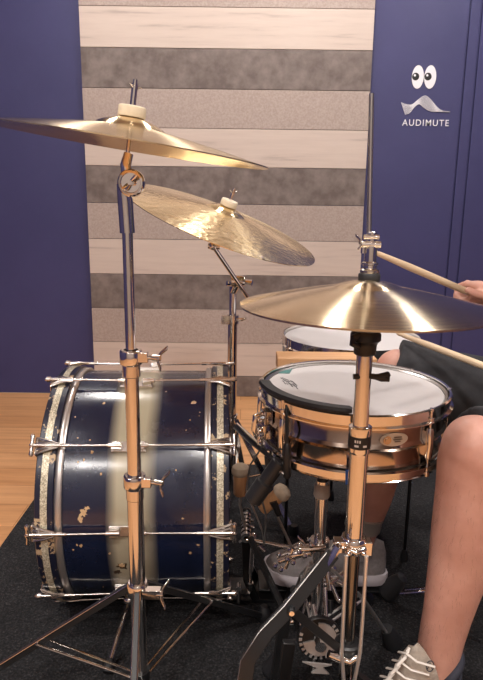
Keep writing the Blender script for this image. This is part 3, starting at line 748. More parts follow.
# pull rod and clutch
rtop = P(371.5, 93.5, .90); hcR = P(368.5, 262, .90)
m = MB(); m.cyl((hx, hy, zh(350)), hcR, .0036, n=14); m.cyl(hcR, rtop, .0036, n=14); m.build('pull_rod', 'steel', hs)
cz = hc.z+.040
def hcx(z): return V((hx, hy, z))
m = MB(); m.lathe([(.004, 0), (.0155, 0), (.0165, .003), (.0165, .009), (.0155, .011), (.004, .011)], hcx(hc.z+.036), n=28); m.build('clutch_felt', 'rubber', hs)
m = MB(); zb_ = hc.z+.047
m.lathe([(.004, 0), (.0135, 0), (.0145, .002), (.0145, .005), (.0125, .007), (.0100, .008), (.0100, .012), (.0125, .0135), (.0125, .016), (.0092, .018), (.0092, .046), (.0075, .048), (.0075, .060), (.004, .062)], hcx(zb_), n=28)
m.cyl(hcx(zb_+.043)+V((-.016, -.004, 0)), hcx(zb_+.043)+V((.013, -.004, 0)), .0055, n=12); wing(m, hcx(zb_+.045)+V((-.010, -.004, .0)), (-1, -.2, .15), .008)
m.cyl(hcx(zb_+.054)+V((-.012, -.004, 0)), hcx(zb_+.054)+V((.010, -.004, 0)), .004, n=12); m.cyl(hcx(zb_+.030)+V((-.012, -.002, 0)), hcx(zb_+.038)+V((-.012, -.002, 0)), .0035, n=10)
m.build('clutch', 'chrome', hs)
# leg hub, linkage, legs
hb = hxy(542)
m = MB(); m.lathe([(.013, -.014), (.020, -.014), (.022, -.008), (.022, .006), (.019, .012), (.013, .012)], hb, n=30)
m.box((hb.x+.014, hb.y-.016, hb.z-.016), (hb.x+.028, hb.y+.004, hb.z+.008)); m.box((hb.x-.034, hb.y-.016, hb.z-.012), (hb.x-.014, hb.y+.004, hb.z+.008))
m.tube([hb+V((-.016, -.018, 0)), hb+V((0, -.026, -.004)), hb+V((.016, -.018, 0))], .005, 10)
for u in (-1, 0, 1): m.ball(hb+V((u*.012, -.024, -.006)), .0055, 10)
m.build('leg_hub', 'chrome', hs, bevel=.001)
m = MB(); m.cyl((hx, hy, FZ+.03), (hx, hy, hb.z-.01), .0115, n=28); m.build('base_tube', 'dark_chrome', hs)
for u, nm in ((-1, 0), (1, 0)):
    m = MB(); tpz = hb.z-.02
    m.tube([hb+V((u*.0165, -.028, -.008)), V((hx+u*.0160, hy-.030, hb.z-.12)), V((hx+u*.0155, hy-.030, zh(640))), V((hx+u*.008, hy-.030, zh(672))), V((hx+u*.006, hy-.026, .06))], .0033, 10); m.build('linkage_rod', 'rod_steel', hs)
m = MB(); cl_ = hxy(648); m.lathe([(.011, -.014), (.0215, -.014), (.0225, -.004), (.0215, -.002), (.0225, .002), (.0225, .012), (.019, .015), (.011, .015)], cl_, n=28); m.build('brace_collar', 'black_plastic', hs)
# black legs: one out to the lower left, towards the viewer, one to the right, one back
k1 = P(333, 553, .86); k2 = P(291, 606, .82); k3 = P(266, 632, .80); k4 = P(248, 660, .78)
ext = V(k4)+(V(k4)-V(k3))*1.6; ext.z = FZ+.02
def flatleg(pts, w_=.020, h_=.006):
    m = MB(); m.bentbar(pts, w_, h_, (0, -1, .3)); return m
lo = flatleg([k1, k2, k3, k4, ext], .023, .008).build('leg', 'black_metal', hs, bevel=.001)
m = MB(); m.tube([V(q_)+V((-.011, -.006, .004)) for q_ in (k1, k2, k3, k4, ext)], .0009, 6); m.build('leg_edge', 'steel', lo)
m = MB(); m.tube([V(k1)+V((.006, 0, .012)), V(k1)+V((-.004, -.004, -.004)), V(k1)+V((-.012, -.004, -.020))], [.010, .011, .009], 10, flat=.5); m.tube([hb+V((-.026, -.012, 0)), V(k1)+V((.0, -.004, .006))], .006, 10); m.build('leg_bracket', 'chrome', lo)
m = MB(); m.lathe([(0, -.02), (.015, -.02), (.018, -.01), (.014, .02), (0, .02)], ext, n=16); m.build('rubber_foot', 'rubber', lo)
m = MB(); m.bar(V(k2)+V((0, -.006, -.002)), cl_+V((-.018, -.016, .012)), .004, .014, (0, 0, 1)); m.cyl(V(k2)+V((0, -.014, -.002)), V(k2)+V((0, .006, -.002)), .006, n=12); m.build('brace', 'black_metal', hs, bevel=.001)
m = MB(); m.cyl(V(k2)+V((0, -.016, -.002)), V(k2)+V((0, -.010, -.002)), .0042, n=12); m.build('brace_bolt', 'chrome', hs); m = MB(); m.tube([cl_+V((-.036, -.022, .006)), cl_+V((-.018, -.022, -.002)), cl_+V((0, -.026, -.006)), cl_+V((.018, -.022, .004))], [.007, .008, .006, .005], 10)
m.build('brace_link', 'chrome', hs)
for d in (V((.93, .12, 0)), V((-.35, -.92, 0))):
    d.normalize(); e = V((hx, hy, FZ+.02))+d*.27
    if d.y < 0: e = V((hx+.10, hy-.27, FZ+.02)); d = (e-V((hx, hy, e.z))).normalized()
    lg = MB(); lg.bar(hb+d*.02+V((0, 0, -.26)), e, .02, .006)
    lo = lg.build('leg', 'black_metal', hs); m = MB(); m.lathe([(0, -.02), (.015, -.02), (.018, -.01), (.014, .02), (0, .02)], e, n=16); m.build('rubber_foot', 'rubber', lo)
# foot pedal of the hi-hat
m = MB(); fa = V((hx-.02, hy-.02, FZ+.03)); 
FTOE = V((.17, .84, .055)); FHEEL = V((.43, .90, .045))
m.bentbar([FTOE+V((-.02, 0, -.008)), FTOE+V((.12, .012, -.010)), FHEEL+V((.02, 0, -.018))], .085, .008, (0, 0, 1))
m.build('footboard', 'steel', hs, bevel=.002)
m = MB(); m.box((FHEEL.x-.02, FHEEL.y-.05, FZ), (FHEEL.x+.07, FHEEL.y+.05, FZ+.012)); m.build('heel_plate', 'black_metal', hs, smooth=False, bevel=.002)

hR = P(383, 575, 1.46)
# ------------------------------------------------------------------ bass drum pedal (double)
def beater(parent, shaft_pts, c, axis, lab=None):
    """wooden barrel with a felt face"""
    m = MB(); m.tube(shaft_pts, .0038, 10); bo = m.build('beater_shaft', 'steel', parent)
    ax = V(axis).normalized(); c = V(c)
    m = MB(); m.lathe([(0, -.036), (.0135, -.036), (.0165, -.032), (.0185, .022), (0, .022)], c, ax, n=28); m.build('beater_barrel', 'beater_wood', bo)
    m = MB(); m.lathe([(0, .020), (.019, .020), (.0225, .025), (.0235, .032), (.021, .042), (.012, .048), (0, .049)], c, ax, n=28); m.build('beater_felt', 'felt_grey', bo)
    return bo
PDY = 1.46
ax1 = P(246, 521, PDY)
pd = thing('bass_drum_pedal', 'black and chrome double bass drum pedal at the right end of the bass drum', 'drum pedal', (ax1.x+.05, PDY, FZ))
m = MB(); m.box((-.035, PDY-.05, FZ+.001), (.30, PDY+.05, FZ+.010)); m.build('base_plate', 'black_metal', pd, smooth=False, bevel=.002)
for s_ in (-1, 1):
    m = MB(); y_ = PDY+s_*.045
    m.bentbar([(ax1.x+.03, y_, FZ+.006), (ax1.x+.005, y_, .08), (ax1.x-.002, y_, ax1.z+.006)], .012, .022, (1, 0, 0)); m.ball((ax1.x, y_, ax1.z), .015, 12); m.build('post', 'black_metal', pd, bevel=.002)
m = MB(); m.cyl((ax1.x, PDY-.085, ax1.z), (ax1.x, PDY+.06, ax1.z), .0055, n=16)
rnd = random.Random(5)
for k in range(6):
    yy = PDY-.085+.020*k; m.cyl((ax1.x, yy, ax1.z), (ax1.x, yy+.011, ax1.z), .0135, n=16)
    an = rnd.uniform(0, 6.28); m.cyl((ax1.x, yy+.005, ax1.z), (ax1.x+.022*math.cos(an), yy+.005, ax1.z+.022*math.sin(an)), .0045, n=10)
m.build('axle', 'chrome', pd)
for k, (qx, qz) in enumerate(((.012, -.035), (.02, -.055), (.03, -.03), (-.012, -.05), (.038, -.06), (.045, -.08), (-.01, -.10))):
    pass
m = MB(); sp0 = V((ax1.x+.018, PDY-.06, ax1.z-.01)); sp1 = V((ax1.x+.012, PDY-.055, .07)); m.cyl(sp0, sp1, .0062, n=16); m.cyl(sp1-V((0, 0, .014)), sp1+V((0, 0, .008)), .009, n=14); m.ball(sp0, .010, 12)
m.cyl(sp0+V((.015, -.01, -.02)), sp0+V((.030, -.012, -.034)), .006, n=12); m.cyl(sp0+V((.008, -.015, -.012)), sp0+V((.028, -.015, -.006)), .0055, n=12); m.build('spring', 'chrome', pd)
# hoop clamp
m = MB(); hcp = P(237, 597, PDY-.10); m.bar(hcp+V((-.015, 0, .004)), hcp+V((.03, .02, 0)), .02, .008); m.cyl(hcp+V((.004, 0, -.014)), hcp+V((.004, 0, .028)), .006, n=14); m.tube([hcp+V((.004, -.010, .03)), hcp+V((.004, .010, .03))], .006, 10); m.build('hoop_clamp', 'chrome', pd)
m = MB(); m.bentbar([(ax1.x+.035, PDY, hR.z-.022), (ax1.x+.16, PDY, hR.z-.022), (ax1.x+.36, PDY, hR.z-.022)], .09, .007, (0, 0, 1)); m.build('footboard', 'black_metal', pd, bevel=.002)
m = MB(); q0 = P(241, 452, PDY-.05); c1 = P(241, 482, PDY-.05); beater(pd, [V((ax1.x, PDY-.05, ax1.z)), P(240, 505, PDY-.05), c1-V((0, 0, .02))], P(240.3, 482, PDY-.05), P(241.5, 452, PDY-.05)-P(240, 505, PDY-.05))
bfa = P(273, 500, 1.36); beater(pd, [P(291, 546, 1.36), P(277, 516, 1.36), bfa], bfa-(P(293, 483, 1.36)-P(259, 512, 1.36)).normalized()*.002, P(293, 483, 1.36)-P(259, 512, 1.36))
m = MB(); piv = P(293, 548, 1.36); m.cyl((ax1.x, PDY-.085, ax1.z-.004), piv, .005, n=12); m.cyl(piv+V((-.02, 0, -.012)), piv+V((.03, 0, .014)), .009, n=14); m.cyl(piv+V((-.04, -.012, -.018)), piv+V((-.008, -.012, -.004)), .0065, n=12)
m.cyl(piv+V((.0, -.02, -.02)), piv+V((.02, -.02, .02)), .005, n=12)
for k in range(8): m.ball(piv+V((-.035+.012*k, -.014, -.016+.007*k+.006*(-1)**k)), .0062, 8)
m.build('second_axle', 'chrome', pd)
# black hub of the second beater
m = MB(); m.cyl(P(273, 501, 1.345), P(279, 515, 1.345), .010, .007, n=14); m.build('beater_hub', 'black_plastic', pd)
# drive shaft to the slave pedal
sv = P(289, 622, 1.14)
m = MB(); s0 = P(250, 538, 1.38); m.tube([s0, sv], [.0085, .0085], 6); m.build('drive_shaft', 'black_metal', pd)
m = MB()
for cpt in (sv, P(285, 612, 1.155), P(287, 603, 1.16)): m.ball(cpt, .009, 10); m.cyl(cpt+V((-.008, -.004, 0)), cpt+V((.010, -.006, .003)), .005, n=10)
m.build('universal_joint', 'chrome', pd)
# slave pedal by the hi-hat stand
SVY = 1.0
svc = P(319, 637, SVY)
sp_ = thing('drum_pedal', 'slave pedal with round chain cam beside the hi-hat stand', 'drum pedal', (svc.x, SVY, FZ))
m = MB(); m.box((svc.x-.07, SVY-.05, FZ+.001), (svc.x+.22, SVY+.07, FZ+.010)); m.build('base_plate', 'black_metal', sp_, smooth=False, bevel=.002)
for s_ in (-.035, .055):
    m = MB(); y_ = SVY+s_+.01; m.bentbar([(svc.x-.085, y_, FZ+.006), (svc.x-.075, y_, .08), (svc.x-.060, y_, svc.z+.01)], .014, .024, (1, 0, 0)); m.build('post', 'black_metal', sp_, bevel=.002)
m = MB(); m.lathe([(.012, -.006), (.040, -.006), (.042, -.004), (.042, .004), (.040, .006), (.012, .006)], svc, (0.05, -1, .12), n=36, close=True); m.mi = 1
axv = V((0.05, -1, .12)).normalized(); e1 = V((1, 0, 0))-axv*axv.x; e1.normalize(); e2 = axv.cross(e1)
camo = m.build('cam', ['black_metal', 'steel'], sp_)
m = MB()   # silver sector plate
def sector(mb, r0_, r1_, a0_, a1_, t0, t1, n=14):
    for t_ in (0,):
        prs = []
        for i in range(n+1):
            a_ = math.radians(a0_+(a1_-a0_)*i/n); dv = e1*math.cos(a_)+e2*math.sin(a_)
            prs.append([svc+axv*t0+dv*r0_, svc+axv*t0+dv*r1_, svc+axv*t1+dv*r1_, svc+axv*t1+dv*r0_])
        mb.ring_loft(prs)
sector(m, .010, .033, -170, 95, .006, .010); m.build('cam_plate', 'cam_silver', camo)
m = MB()
for i in range(16):
    sector(m, .034, .040, -200+i*16, -200+i*16+7, .0055, .0085, 2)
m.build('chain', 'cam_silver', camo)
m = MB(); m.cyl((svc.x, SVY-.02, svc.z), (svc.x, SVY+.09, svc.z), .006, n=14); m.cyl((svc.x, SVY-.028, svc.z), (svc.x, SVY-.012, svc.z), .011, n=16); m.build('axle', 'chrome', sp_)
m = MB()   # bright angular plate and hardware low on the frame
c = P(318, 668, SVY-.03); m.ring_loft([[c+V((-.03, t_, .012)), c+V((.026, t_, .006)), c+V((.008, t_, .001)), c+V((.022, t_, -.014)), c+V((-.012, t_, -.012)), c+V((.0, t_, -.001))] for t_ in (0, .004)]); m.build('chevron_plate', 'cam_silver', sp_, smooth=False)
m = MB(); a = P(309, 572, 1.16)
for (p0, p1, r__) in (((300, 596), (318, 572), .004), ((318, 572), (335, 568), .004), ((322, 575), (352, 590), .0045), ((352, 590), (356, 606), .004), ((306, 600), (300, 625), .003), ((330, 580), (338, 600), .005), ((317, 590), (311, 620), .003), ((345, 572), (331, 583), .005), ((326, 565), (330, 590), .006)):
    m.cyl(P(p0[0], p0[1], 1.17), P(p1[0], p1[1], 1.15), r__, n=10)
for (x_, y_) in ((300, 596), (318, 573), (334, 569), (352, 591), (325, 584), (310, 605), (339, 600), (322, 560)): m.ball(P(x_, y_, 1.155), .0065, 10)
m.cyl(P(325, 584, 1.16), (P(325, 584, 1.16).x, 1.09, .12), .005, n=10)
m.build('spring_linkage', 'chrome', sp_)
m = MB(); m.cyl(P(345, 585, 1.18), P(344, 660, 1.12), .007, n=12); m.cyl(P(330, 600, 1.17), P(330, 650, 1.12), .007, n=12); m.build('frame_strut', 'black_metal', sp_)
m = MB(); m.bentbar([(svc.x+.02, SVY+.01, .10), (svc.x+.10, SVY+.01, .07), (svc.x+.22, SVY+.01, FZ+.02)], .08, .006, (0, 0, 1)); m.build('footboard', 'black_metal', sp_, bevel=.002)

# ------------------------------------------------------------------ microphone clipped on the snare rim
mk = thing('drum_microphone', 'black microphone on a thin rod clipped to the left of the snare rim', 'microphone', P(287, 440, 1.0))
m = MB(); y_ = 1.0; m.tube([P(287, 405, 1.02), P(287, 430, y_), P(287, 447, y_)], .0035, 10); m.build('rod', 'black_metal', mk)
m = MB(); m.tube([P(287, 443, y_), P(287, 446, y_), P(287, 476, y_), P(287, 478, y_)], [.004, .0075, .0075, .005], 14); m.build('sleeve', 'black_plastic', mk)
m = MB(); m.tube([P(287, 476, y_), P(281, 472, y_), P(275, 470, y_+.005)], .004, 8); m.build('joint', 'chrome', mk)
m = MB(); a = P(280, 461, 1.01); b = P(252, 501, 1.01); m.tube([a, a.lerp(b, .03), a.lerp(b, .5), a.lerp(b, .53), a.lerp(b, .97), b], [.012, .0145, .014, .0175, .017, .013], 22); m.build('body', 'black_plastic', mk)
m = MB()   # thin rods crossing between bass drum and snare
m.tube([P(236, 427, 1.20), P(250, 440, 1.12), P(265, 452, 1.04), P(279, 465, 1.01)], [.006, .0065, .0055, .004], 12); m.build('clip_arm', 'black_metal', mk)
m = MB(); m.tube([P(237, 424, 1.196), P(262, 446, 1.05)], .003, 8); m.build('arm_edge', 'chrome', mk)
# cable between the drums
m = MB(); pts = [P(*q) for q in ((262, 447, 1.25), (250, 465, 1.27), (246, 490, 1.28), (253, 508, 1.28), (262, 530, 1.28), (264, 545, 1.28), (266, 515, 1.27), (262, 500, 1.26))]
m.tube(pts, .0022, 8); m.build('cable', 'steel', mk)

# ------------------------------------------------------------------ drummer
pe = thing('person', 'seated drummer in grey shorts and pale shoes, mostly out of frame at the right', 'person', (.82, 1.2, FZ))
def loft_limb(mb, secs, n=20):
    """secs: (point, half depth along x, half width along y)"""
    pts = [V(s[0]) for s in secs]; rings = []; prev = V((1, 0, 0))
    k = len(pts)
    for i, p in enumerate(pts):
        t = (pts[min(i+1, k-1)]-pts[max(i-1, 0)]).normalized(); b = V((0, 1, 0)); b = (b-t*b.dot(t)).normalized(); a = b.cross(t)
        rings.append([p+a*math.cos(q)*secs[i][1]+b*math.sin(q)*secs[i][2] for q in [2*PI*j/n for j in range(n)]])
    mb.ring_loft(rings); mb.ball(pts[0], min(secs[0][1:]), 12); mb.ball(pts[-1], min(secs[-1][1:]), 12)
def chain(mb, pts, rad, n=12):
    for p, r in zip(pts, rad): mb.ball(p, r, n)
    for i in range(len(pts)-1): mb.tube([pts[i], pts[i+1]], [rad[i]*.99, rad[i+1]*.99], n)
body = MB()
LYD = .935
def lp(px, py, hw_, lat, Y=LYD):
    p = P(px, py, Y); return (p, hw_/S(Y, p.z), lat)
kneeL = P(476, 454, LYD); 
secs = [lp(436, 672, 22, .034), lp(438, 655, 21.5, .034), lp(442, 636, 22.5, .036), lp(447, 615, 24, .039), lp(453, 590, 27, .044), lp(459.5, 565, 30.5, .050), lp(465, 538, 33.5, .055),
        lp(469, 510, 34.5, .056), lp(471, 485, 34, .054), lp(473.5, 462, 35.5, .056), lp(477, 447, 34, .055)]
loft_limb(body, secs)
hipL = V((.80, 1.08, .57)); hipR = V((.80, 1.31, .57))
body.ball(P(470, 449, LYD-.005), .052, 16, sc=(.9, 1.0, 1.1))
chain(body, [kneeL, kneeL.lerp(hipL, .3), kneeL.lerp(hipL, .7), hipL], [.060, .068, .082, .092], 16)
# left foot inside the shoe
ankL = P(437, 662, LYD)
chain(body, [ankL, ankL+V((-.06, -.02, -.05)), ankL+V((-.15, -.05, -.12))], [.034, .032, .022])
# right leg
kneeR = P(394, 372, 1.43)+V((.01, 0, 0)); ankR = P(357, 546, 1.46)
rsecs = []
for t_, a_, b_ in ((0, .038, .034), (.12, .043, .036), (.3, .052, .044), (.5, .055, .053), (.7, .058, .056), (.85, .055, .054), (1, .058, .056)):
    p = ankR.lerp(kneeR, t_)+V((.012*math.sin(PI*t_), 0, 0)); rsecs.append((p, a_, b_))
loft_limb(body, rsecs)
chain(body, [kneeR, kneeR.lerp(hipR, .3), kneeR.lerp(hipR, .7), hipR], [.058, .066, .08, .092], 16)
chain(body, [ankR, ankR+V((-.08, 0, -.05)), ankR+V((-.18, 0, -.09))], [.034, .03, .022])
# trunk, neck, head
pel = V((.83, 1.19, .60)); chest = V((.80, 1.19, .93)); neck = V((.79, 1.19, 1.10)); hdc = V((.755, 1.19, 1.24))
body.ball(pel, .155, 18, sc=(.85, 1.12, .75)); body.ball(V((.82, 1.19, .76)), .14, 18, sc=(.8, 1.0, 1.1)); body.ball(chest, .165, 18, sc=(.72, 1.08, 1.0))
chain(body, [chest, neck, hdc], [.075, .056, .06]); shL = V((.80, 1.02, 1.03)); shR = V((.80, 1.36, 1.03)); chain(body, [shL, shR], [.056, .056])
body.ball(hdc, .1, 24, sc=(.94, .76, 1.14)); body.ball(hdc+V((-.045, 0, -.055)), .058, 16, sc=(1, .85, 1))
body.tube([hdc+V((-.088, 0, .020)), hdc+V((-.104, 0, -.010)), hdc+V((-.114, 0, -.026)), hdc+V((-.096, 0, -.032))], [.007, .010, .014, .008], 10)
body.tube([hdc+V((-.094, -.022, -.058)), hdc+V((-.103, 0, -.056)), hdc+V((-.094, .022, -.058))], [.004, .008, .004], 8); body.tube([hdc+V((-.092, -.020, -.068)), hdc+V((-.100, 0, -.068)), hdc+V((-.092, .020, -.068))], [.004, .008, .004], 8)
for s_ in (-1, 1):
    body.ball(hdc+V((-.086, s_*.032, .028)), .012, 10, sc=(.5, 1.4, .6)); body.ball(hdc+V((.005, s_*.078, -.005)), .03, 12, sc=(.6, .3, 1.05))
# hands holding the sticks
stk_t1 = P(372, 251, 1.22); grip1 = P(477, 296, 1.34)
grip2 = P(512, 377, 1.12); tip2 = P(397, 333, 1.42)
def hand(mb, grip, tip, elbow, flip):
    """fist round the stick: palm above, fingers curling underneath, thumb along the side"""
    ax = (V(tip)-V(grip)).normalized(); up_ = (V((0, 0, 1))-ax*ax.z).normalized(); sd_ = ax.cross(up_)*flip; g = V(grip)
    wr = g-ax*.075+up_*.012
    mb.ball(g-ax*.018+up_*.020+sd_*.004, .036, 16, rot=Matrix((ax, sd_, up_)).transposed(), sc=(1.15, 1.05, .50))
    chain(mb, [wr, g-ax*.045+up_*.018], [.027, .028], 14)
    for i, (o_, ln) in enumerate(((.022, 1.0), (.004, 1.06), (-.014, 1.0), (-.031, .85))):
        b = g+ax*o_+up_*.020+sd_*.028
        pts = [b-sd_*.010, b+sd_*.014*ln-up_*.012, b+sd_*.008-up_*.034*ln, b-sd_*.020-up_*.040*ln, b-sd_*.036*ln-up_*.026]
        chain(mb, pts, [.0098, .0095, .009, .0085, .0075], 10)
    th = g-ax*.022-sd_*.026+up_*.006
    chain(mb, [th, th+ax*.028-sd_*.006-up_*.004, th+ax*.052+sd_*.006-up_*.006, th+ax*.066+sd_*.014-up_*.004], [.013, .0115, .0105, .009], 10)
    chain(mb, [wr, wr.lerp(elbow, .35), wr.lerp(elbow, .75), elbow], [.026, .034, .043, .042], 14)
elR = V((.93, 1.50, .80)); elL = V((.90, .92, .80))
hand(body, grip1, stk_t1, elR, 1); hand(body, grip2, tip2, elL, -1)
chain(body, [elR, shR], [.043, .052], 14); chain(body, [elL, shL], [.043, .052], 14)
def remesh(mb, name, mt, vox, it, parent, disp=0):
    o = mb.build(name, mt, None); md = o.modifiers.new('r', 'REMESH'); md.mode = 'VOXEL'; md.voxel_size = vox; md.use_smooth_shade = True
    s = o.modifiers.new('s', 'SMOOTH'); s.iterations = it; s.factor = .5
    bpy.context.view_layer.update()
    me = bpy.data.meshes.new_from_object(o.evaluated_get(bpy.context.evaluated_depsgraph_get()))
    o.modifiers.clear(); o.data = me; me.polygons.foreach_set('use_smooth', [True]*len(me.polygons))
    if parent is not None: o.parent = parent; o.matrix_parent_inverse = world(parent).inverted()
    return o
bo = remesh(body, 'body', 'skin', .0055, 6, pe)
# eyes and hair
for s_ in (-1, 1):
    m = MB(); m.ball(hdc+V((-.083, s_*.031, .012)), .0125, 12); e = m.build('eye', 'white', pe); m = MB(); m.ball(hdc+V((-.0915, s_*.031, .012)), .0055, 10, sc=(.6, 1, 1)); m.build('iris', 'eye_black', e)
m = MB(); m.ball(hdc+V((.014, 0, .022)), .103, 24, sc=(.95, .84, 1.06)); m.ball(hdc+V((.045, 0, -.03)), .07, 16, sc=(.7, 1.0, 1.1)); m.build('hair', 'hair', pe)
# leg hair on the near shin: short fine strands rooted in the skin (stuff)
rnd = random.Random(11); m = MB()
for i in range(260):
    t_ = rnd.uniform(.12, .86); k = t_*(len(secs)-1); j = int(k); u = k-j
    c = V(secs[j][0]).lerp(V(secs[j+1][0]), u); a_ = secs[j][1]*(1-u)+secs[j+1][1]*u; b_ = secs[j][2]*(1-u)+secs[j+1][2]*u; q = rnd.uniform(PI*.45, PI*2.0)
    d = V((math.cos(q)*a_, -abs(math.sin(q))*b_ if rnd.random() < .8 else math.sin(q)*b_, 0))
    r0v = c+d*.985; nn = V((d.x/a_/a_, d.y/b_/b_, 0)).normalized(); l_ = rnd.uniform(.006, .012)
    tip_ = r0v+nn*l_*.45+V((rnd.uniform(-.3, .3)*l_, 0, -l_))
    m.tube([r0v, tip_], [.00011, .00004], 3)
hr = m.build('leg_hair', 'leg_hair', pe, smooth=False); hr['kind'] = 'stuff'
# clothes
sh = MB()
def leg_sleeve(mb, knee, hip, t0, r0_, r1_):
    r1_ = .100
    a = knee.lerp(hip, t0); mb.tube([a, knee.lerp(hip, .55), hip], [r0_, (r0_+r1_)/2, r1_], 24); mb.ball(hip, r1_*.99, 18)
leg_sleeve(sh, kneeL+V((0, 0, .0)), hipL, .0, .082, .108); leg_sleeve(sh, kneeR+V((-.02,0,0)), hipR, .02, .084, .108)
sh.ball(pel, .170, 20, sc=(.88, 1.12, .80)); sh.ball(V((.83, 1.19, .66)), .150, 18, sc=(.85, 1.05, .6))
so = remesh(sh, 'shorts', 'shorts', .007, 3, pe)
for v in so.data.vertices:
    n_ = mnoise.noise(v.co*14)*.5+mnoise.noise(v.co*34)*.2; v.co += v.normal*n_*.010
m = MB(); m.ball(chest, .176, 20, sc=(.76, 1.10, 1.0)); m.ball(V((.82, 1.19, .76)), .155, 18, sc=(.84, 1.02, 1.1)); m.ball(V((.83, 1.19, .66)), .150, 18, sc=(.9, 1.1, .6))
for s0_, e0_ in ((shL, elL), (shR, elR)): m.ball(s0_, .066, 14); m.tube([s0_, s0_.lerp(e0_, .62)], [.065, .058], 18); m.tube([chest+V((0, 0, .06)), s0_], [.10, .068], 18)
m.tube([neck+V((0, 0, -.07)), neck+V((0, 0, -.012))], [.085, .063], 18)
remesh(m, 'shirt', 'shirt', .007, 3, pe)

def shoe(heel, toe, roll_up, width, hgt, matu, mats, open_t, name='shoe'):
    """heel/toe: sole-level points. returns mesh parts lofted along the foot"""
    heel = V(heel); toe = V(toe); f = (toe-heel); Ln = f.length; f.normalize(); u = V(roll_up); u = (u-f*u.dot(f)).normalized(); s = f.cross(u)
    st_ = [0, .03, .10, .22, .36, .5, .64, .78, .88, .95, .985, 1.0]
    wd = [.30, .52, .66, .70, .72, .82, .96, 1.0, .90, .68, .42, .15]
    ht = [.60, .90, 1.0, 1.0, .98, .82, .66, .52, .45, .36, .26, .15]
    m = MB(); n = 20; rings = []
    for a, w_, h_ in zip(st_, wd, ht):
        c = heel+f*a*Ln; hw_ = width/2*w_; hh = hgt*h_; ring = []
        for j in range(n):
            q = 2*PI*j/n; x = math.cos(q); z = math.sin(q)
            narrow = 1-.45*max(z, 0)**1.5 if a < .55 else 1-.30*max(z, 0)**2
            ring.append(c+s*(hw_*math.copysign(abs(x)**.8, x)*narrow)+u*((.012+hh*max(z, 0)**.85) if z > 0 else .012+z*.006))
        rings.append(ring)
    m.ring_loft(rings)
    up_o = m.build(name, matu, pe, angle=70)
    m = MB(); rings = []
    for a, w_ in zip(st_, wd):
        c = heel+f*(a*Ln*1.03-.006); hw_ = width/2*w_*1.07+.003; rise = .008*max(0, (a-.8)/.2)**2
        rings.append([c+s*hw_*x+u*(z+rise) for x, z in ((-1, .001), (-.9, -.010), (.9, -.010), (1, .001), (1.01, .014), (.93, .021), (-.93, .021), (-1.01, .014))])
    m.ring_loft(rings); m.build('sole', mats, up_o, angle=50)
    return up_o, f, u, s, Ln
# near shoe, pointing down-left on the hi-hat pedal
hL = V((.425, .945, .148)); tL = V((.165, .85, .045))
so_, f, u, s, Ln = shoe(hL, tL, (0, 0, 1), .104, .100, 'knit', 'sole', .2)
m = MB()      # tongue standing up against the shin
tp = P(412, 645, LYD-.045); tb = P(395, 668, LYD-.055)
pts = [P(413, 646, LYD-.04), P(421, 656, LYD-.042), P(414, 672, LYD-.05), P(398, 700, LYD-.06)]
rg = []
for (a_, b_) in (((409, 646), (418, 643.5)), ((404, 652), (424, 650)), ((398, 662), (431, 661)), ((392, 674), (437, 672)), ((380, 690), (442, 690))):
    A1 = P(a_[0], a_[1], LYD-.030); B1 = P(b_[0], b_[1], LYD-.052); md_ = (A1+B1)/2+V((-.002, -.010, .004))
    rg.append([A1, md_, B1, B1+V((.002, .008, -.004)), md_+V((.002, .008, -.004)), A1+V((.002, .008, -.004))])
m.ring_loft(rg); tg_o = m.build('tongue', 'knit', so_, angle=80)
m = MB(); ec = P(430, 666, LYD-.060); m.tube([ec+V((.008*math.cos(q)*.8, -.0004, .0105*math.sin(q))) for q in [2*PI*i/20 for i in range(21)]], .0010, 6)
m.tube([ec+V((-.004, 0, -.006)), ec+V((0, 0, .006)), ec+V((.004, 0, -.006))], .0009, 5); m.build('tongue_emblem', 'ink', so_)
m = MB()
for i in range(5):
    y0_ = 650+i*8; x0_ = 401-i*6
    m.tube([P(x0_-2, y0_+2, LYD-.035), P(x0_+6, y0_+4, LYD-.060), P(x0_+16, y0_+12, LYD-.072), P(x0_+34, y0_+17, LYD-.078)], .0030, 8, flat=.6)
    m.tube([P(x0_+8, y0_-2, LYD-.040), P(x0_+4, y0_+8, LYD-.062), P(x0_-4, y0_+16, LYD-.065)], .0028, 8, flat=.6)
m.build('laces', 'lace', so_)
m = MB(); rg = []
for q in range(16):
    a_ = math.radians(-75+q*210/15)
    pass
col_c = P(440, 668, LYD)
pts = [col_c+V((.030*math.cos(a_)+.002, .034*math.sin(a_), .030*max(math.cos(a_), -.3))) for a_ in [math.radians(-120+i*16) for i in range(16)]]
m.tube(pts, [.006]+[.0085]*14+[.006], 10); m.build('ankle_collar', 'collar', so_)
m = MB(); m.tube([col_c+V((0, 0, -.03)), col_c+V((0, 0, -.002))], [.041, .0385], 20); m.build('sock', 'collar', pe)
# far shoe on the bass drum pedal
hR = P(383, 575, 1.46); tR = P(265, 571, 1.45)
so2, f, u, s, Ln = shoe(hR, tR, (0, 0, 1), .110, .100, 'shoe_grey', 'sole_grey', .2)
m = MB(); c = ankR+V((0, 0, .0)); m.tube([c+V((0, 0, -.02)), c+V((0, 0, .012))], [.046, .042], 20); m.build('ankle_collar', 'shoe_grey', so2)
m = MB()
for i in range(4):
    c = hR+f*Ln*(.40+.07*i)+u*(.095-.010*i); m.tube([c-s*.026-u*.012, c+u*.002, c+s*.026-u*.012], .0028, 8)
m.build('laces', 'shoe_grey', so2)
# pale ankle band
bc2 = ankR.lerp(kneeR, .16)
m = MB(); dirk = (kneeR-ankR).normalized(); m.lathe([(.040, -.020), (.0475, -.020), (.0485, .020), (.040, .020)], bc2+V((.002, 0, 0)), dirk, n=28, close=True); m.build('ankle_band', 'badge', pe)

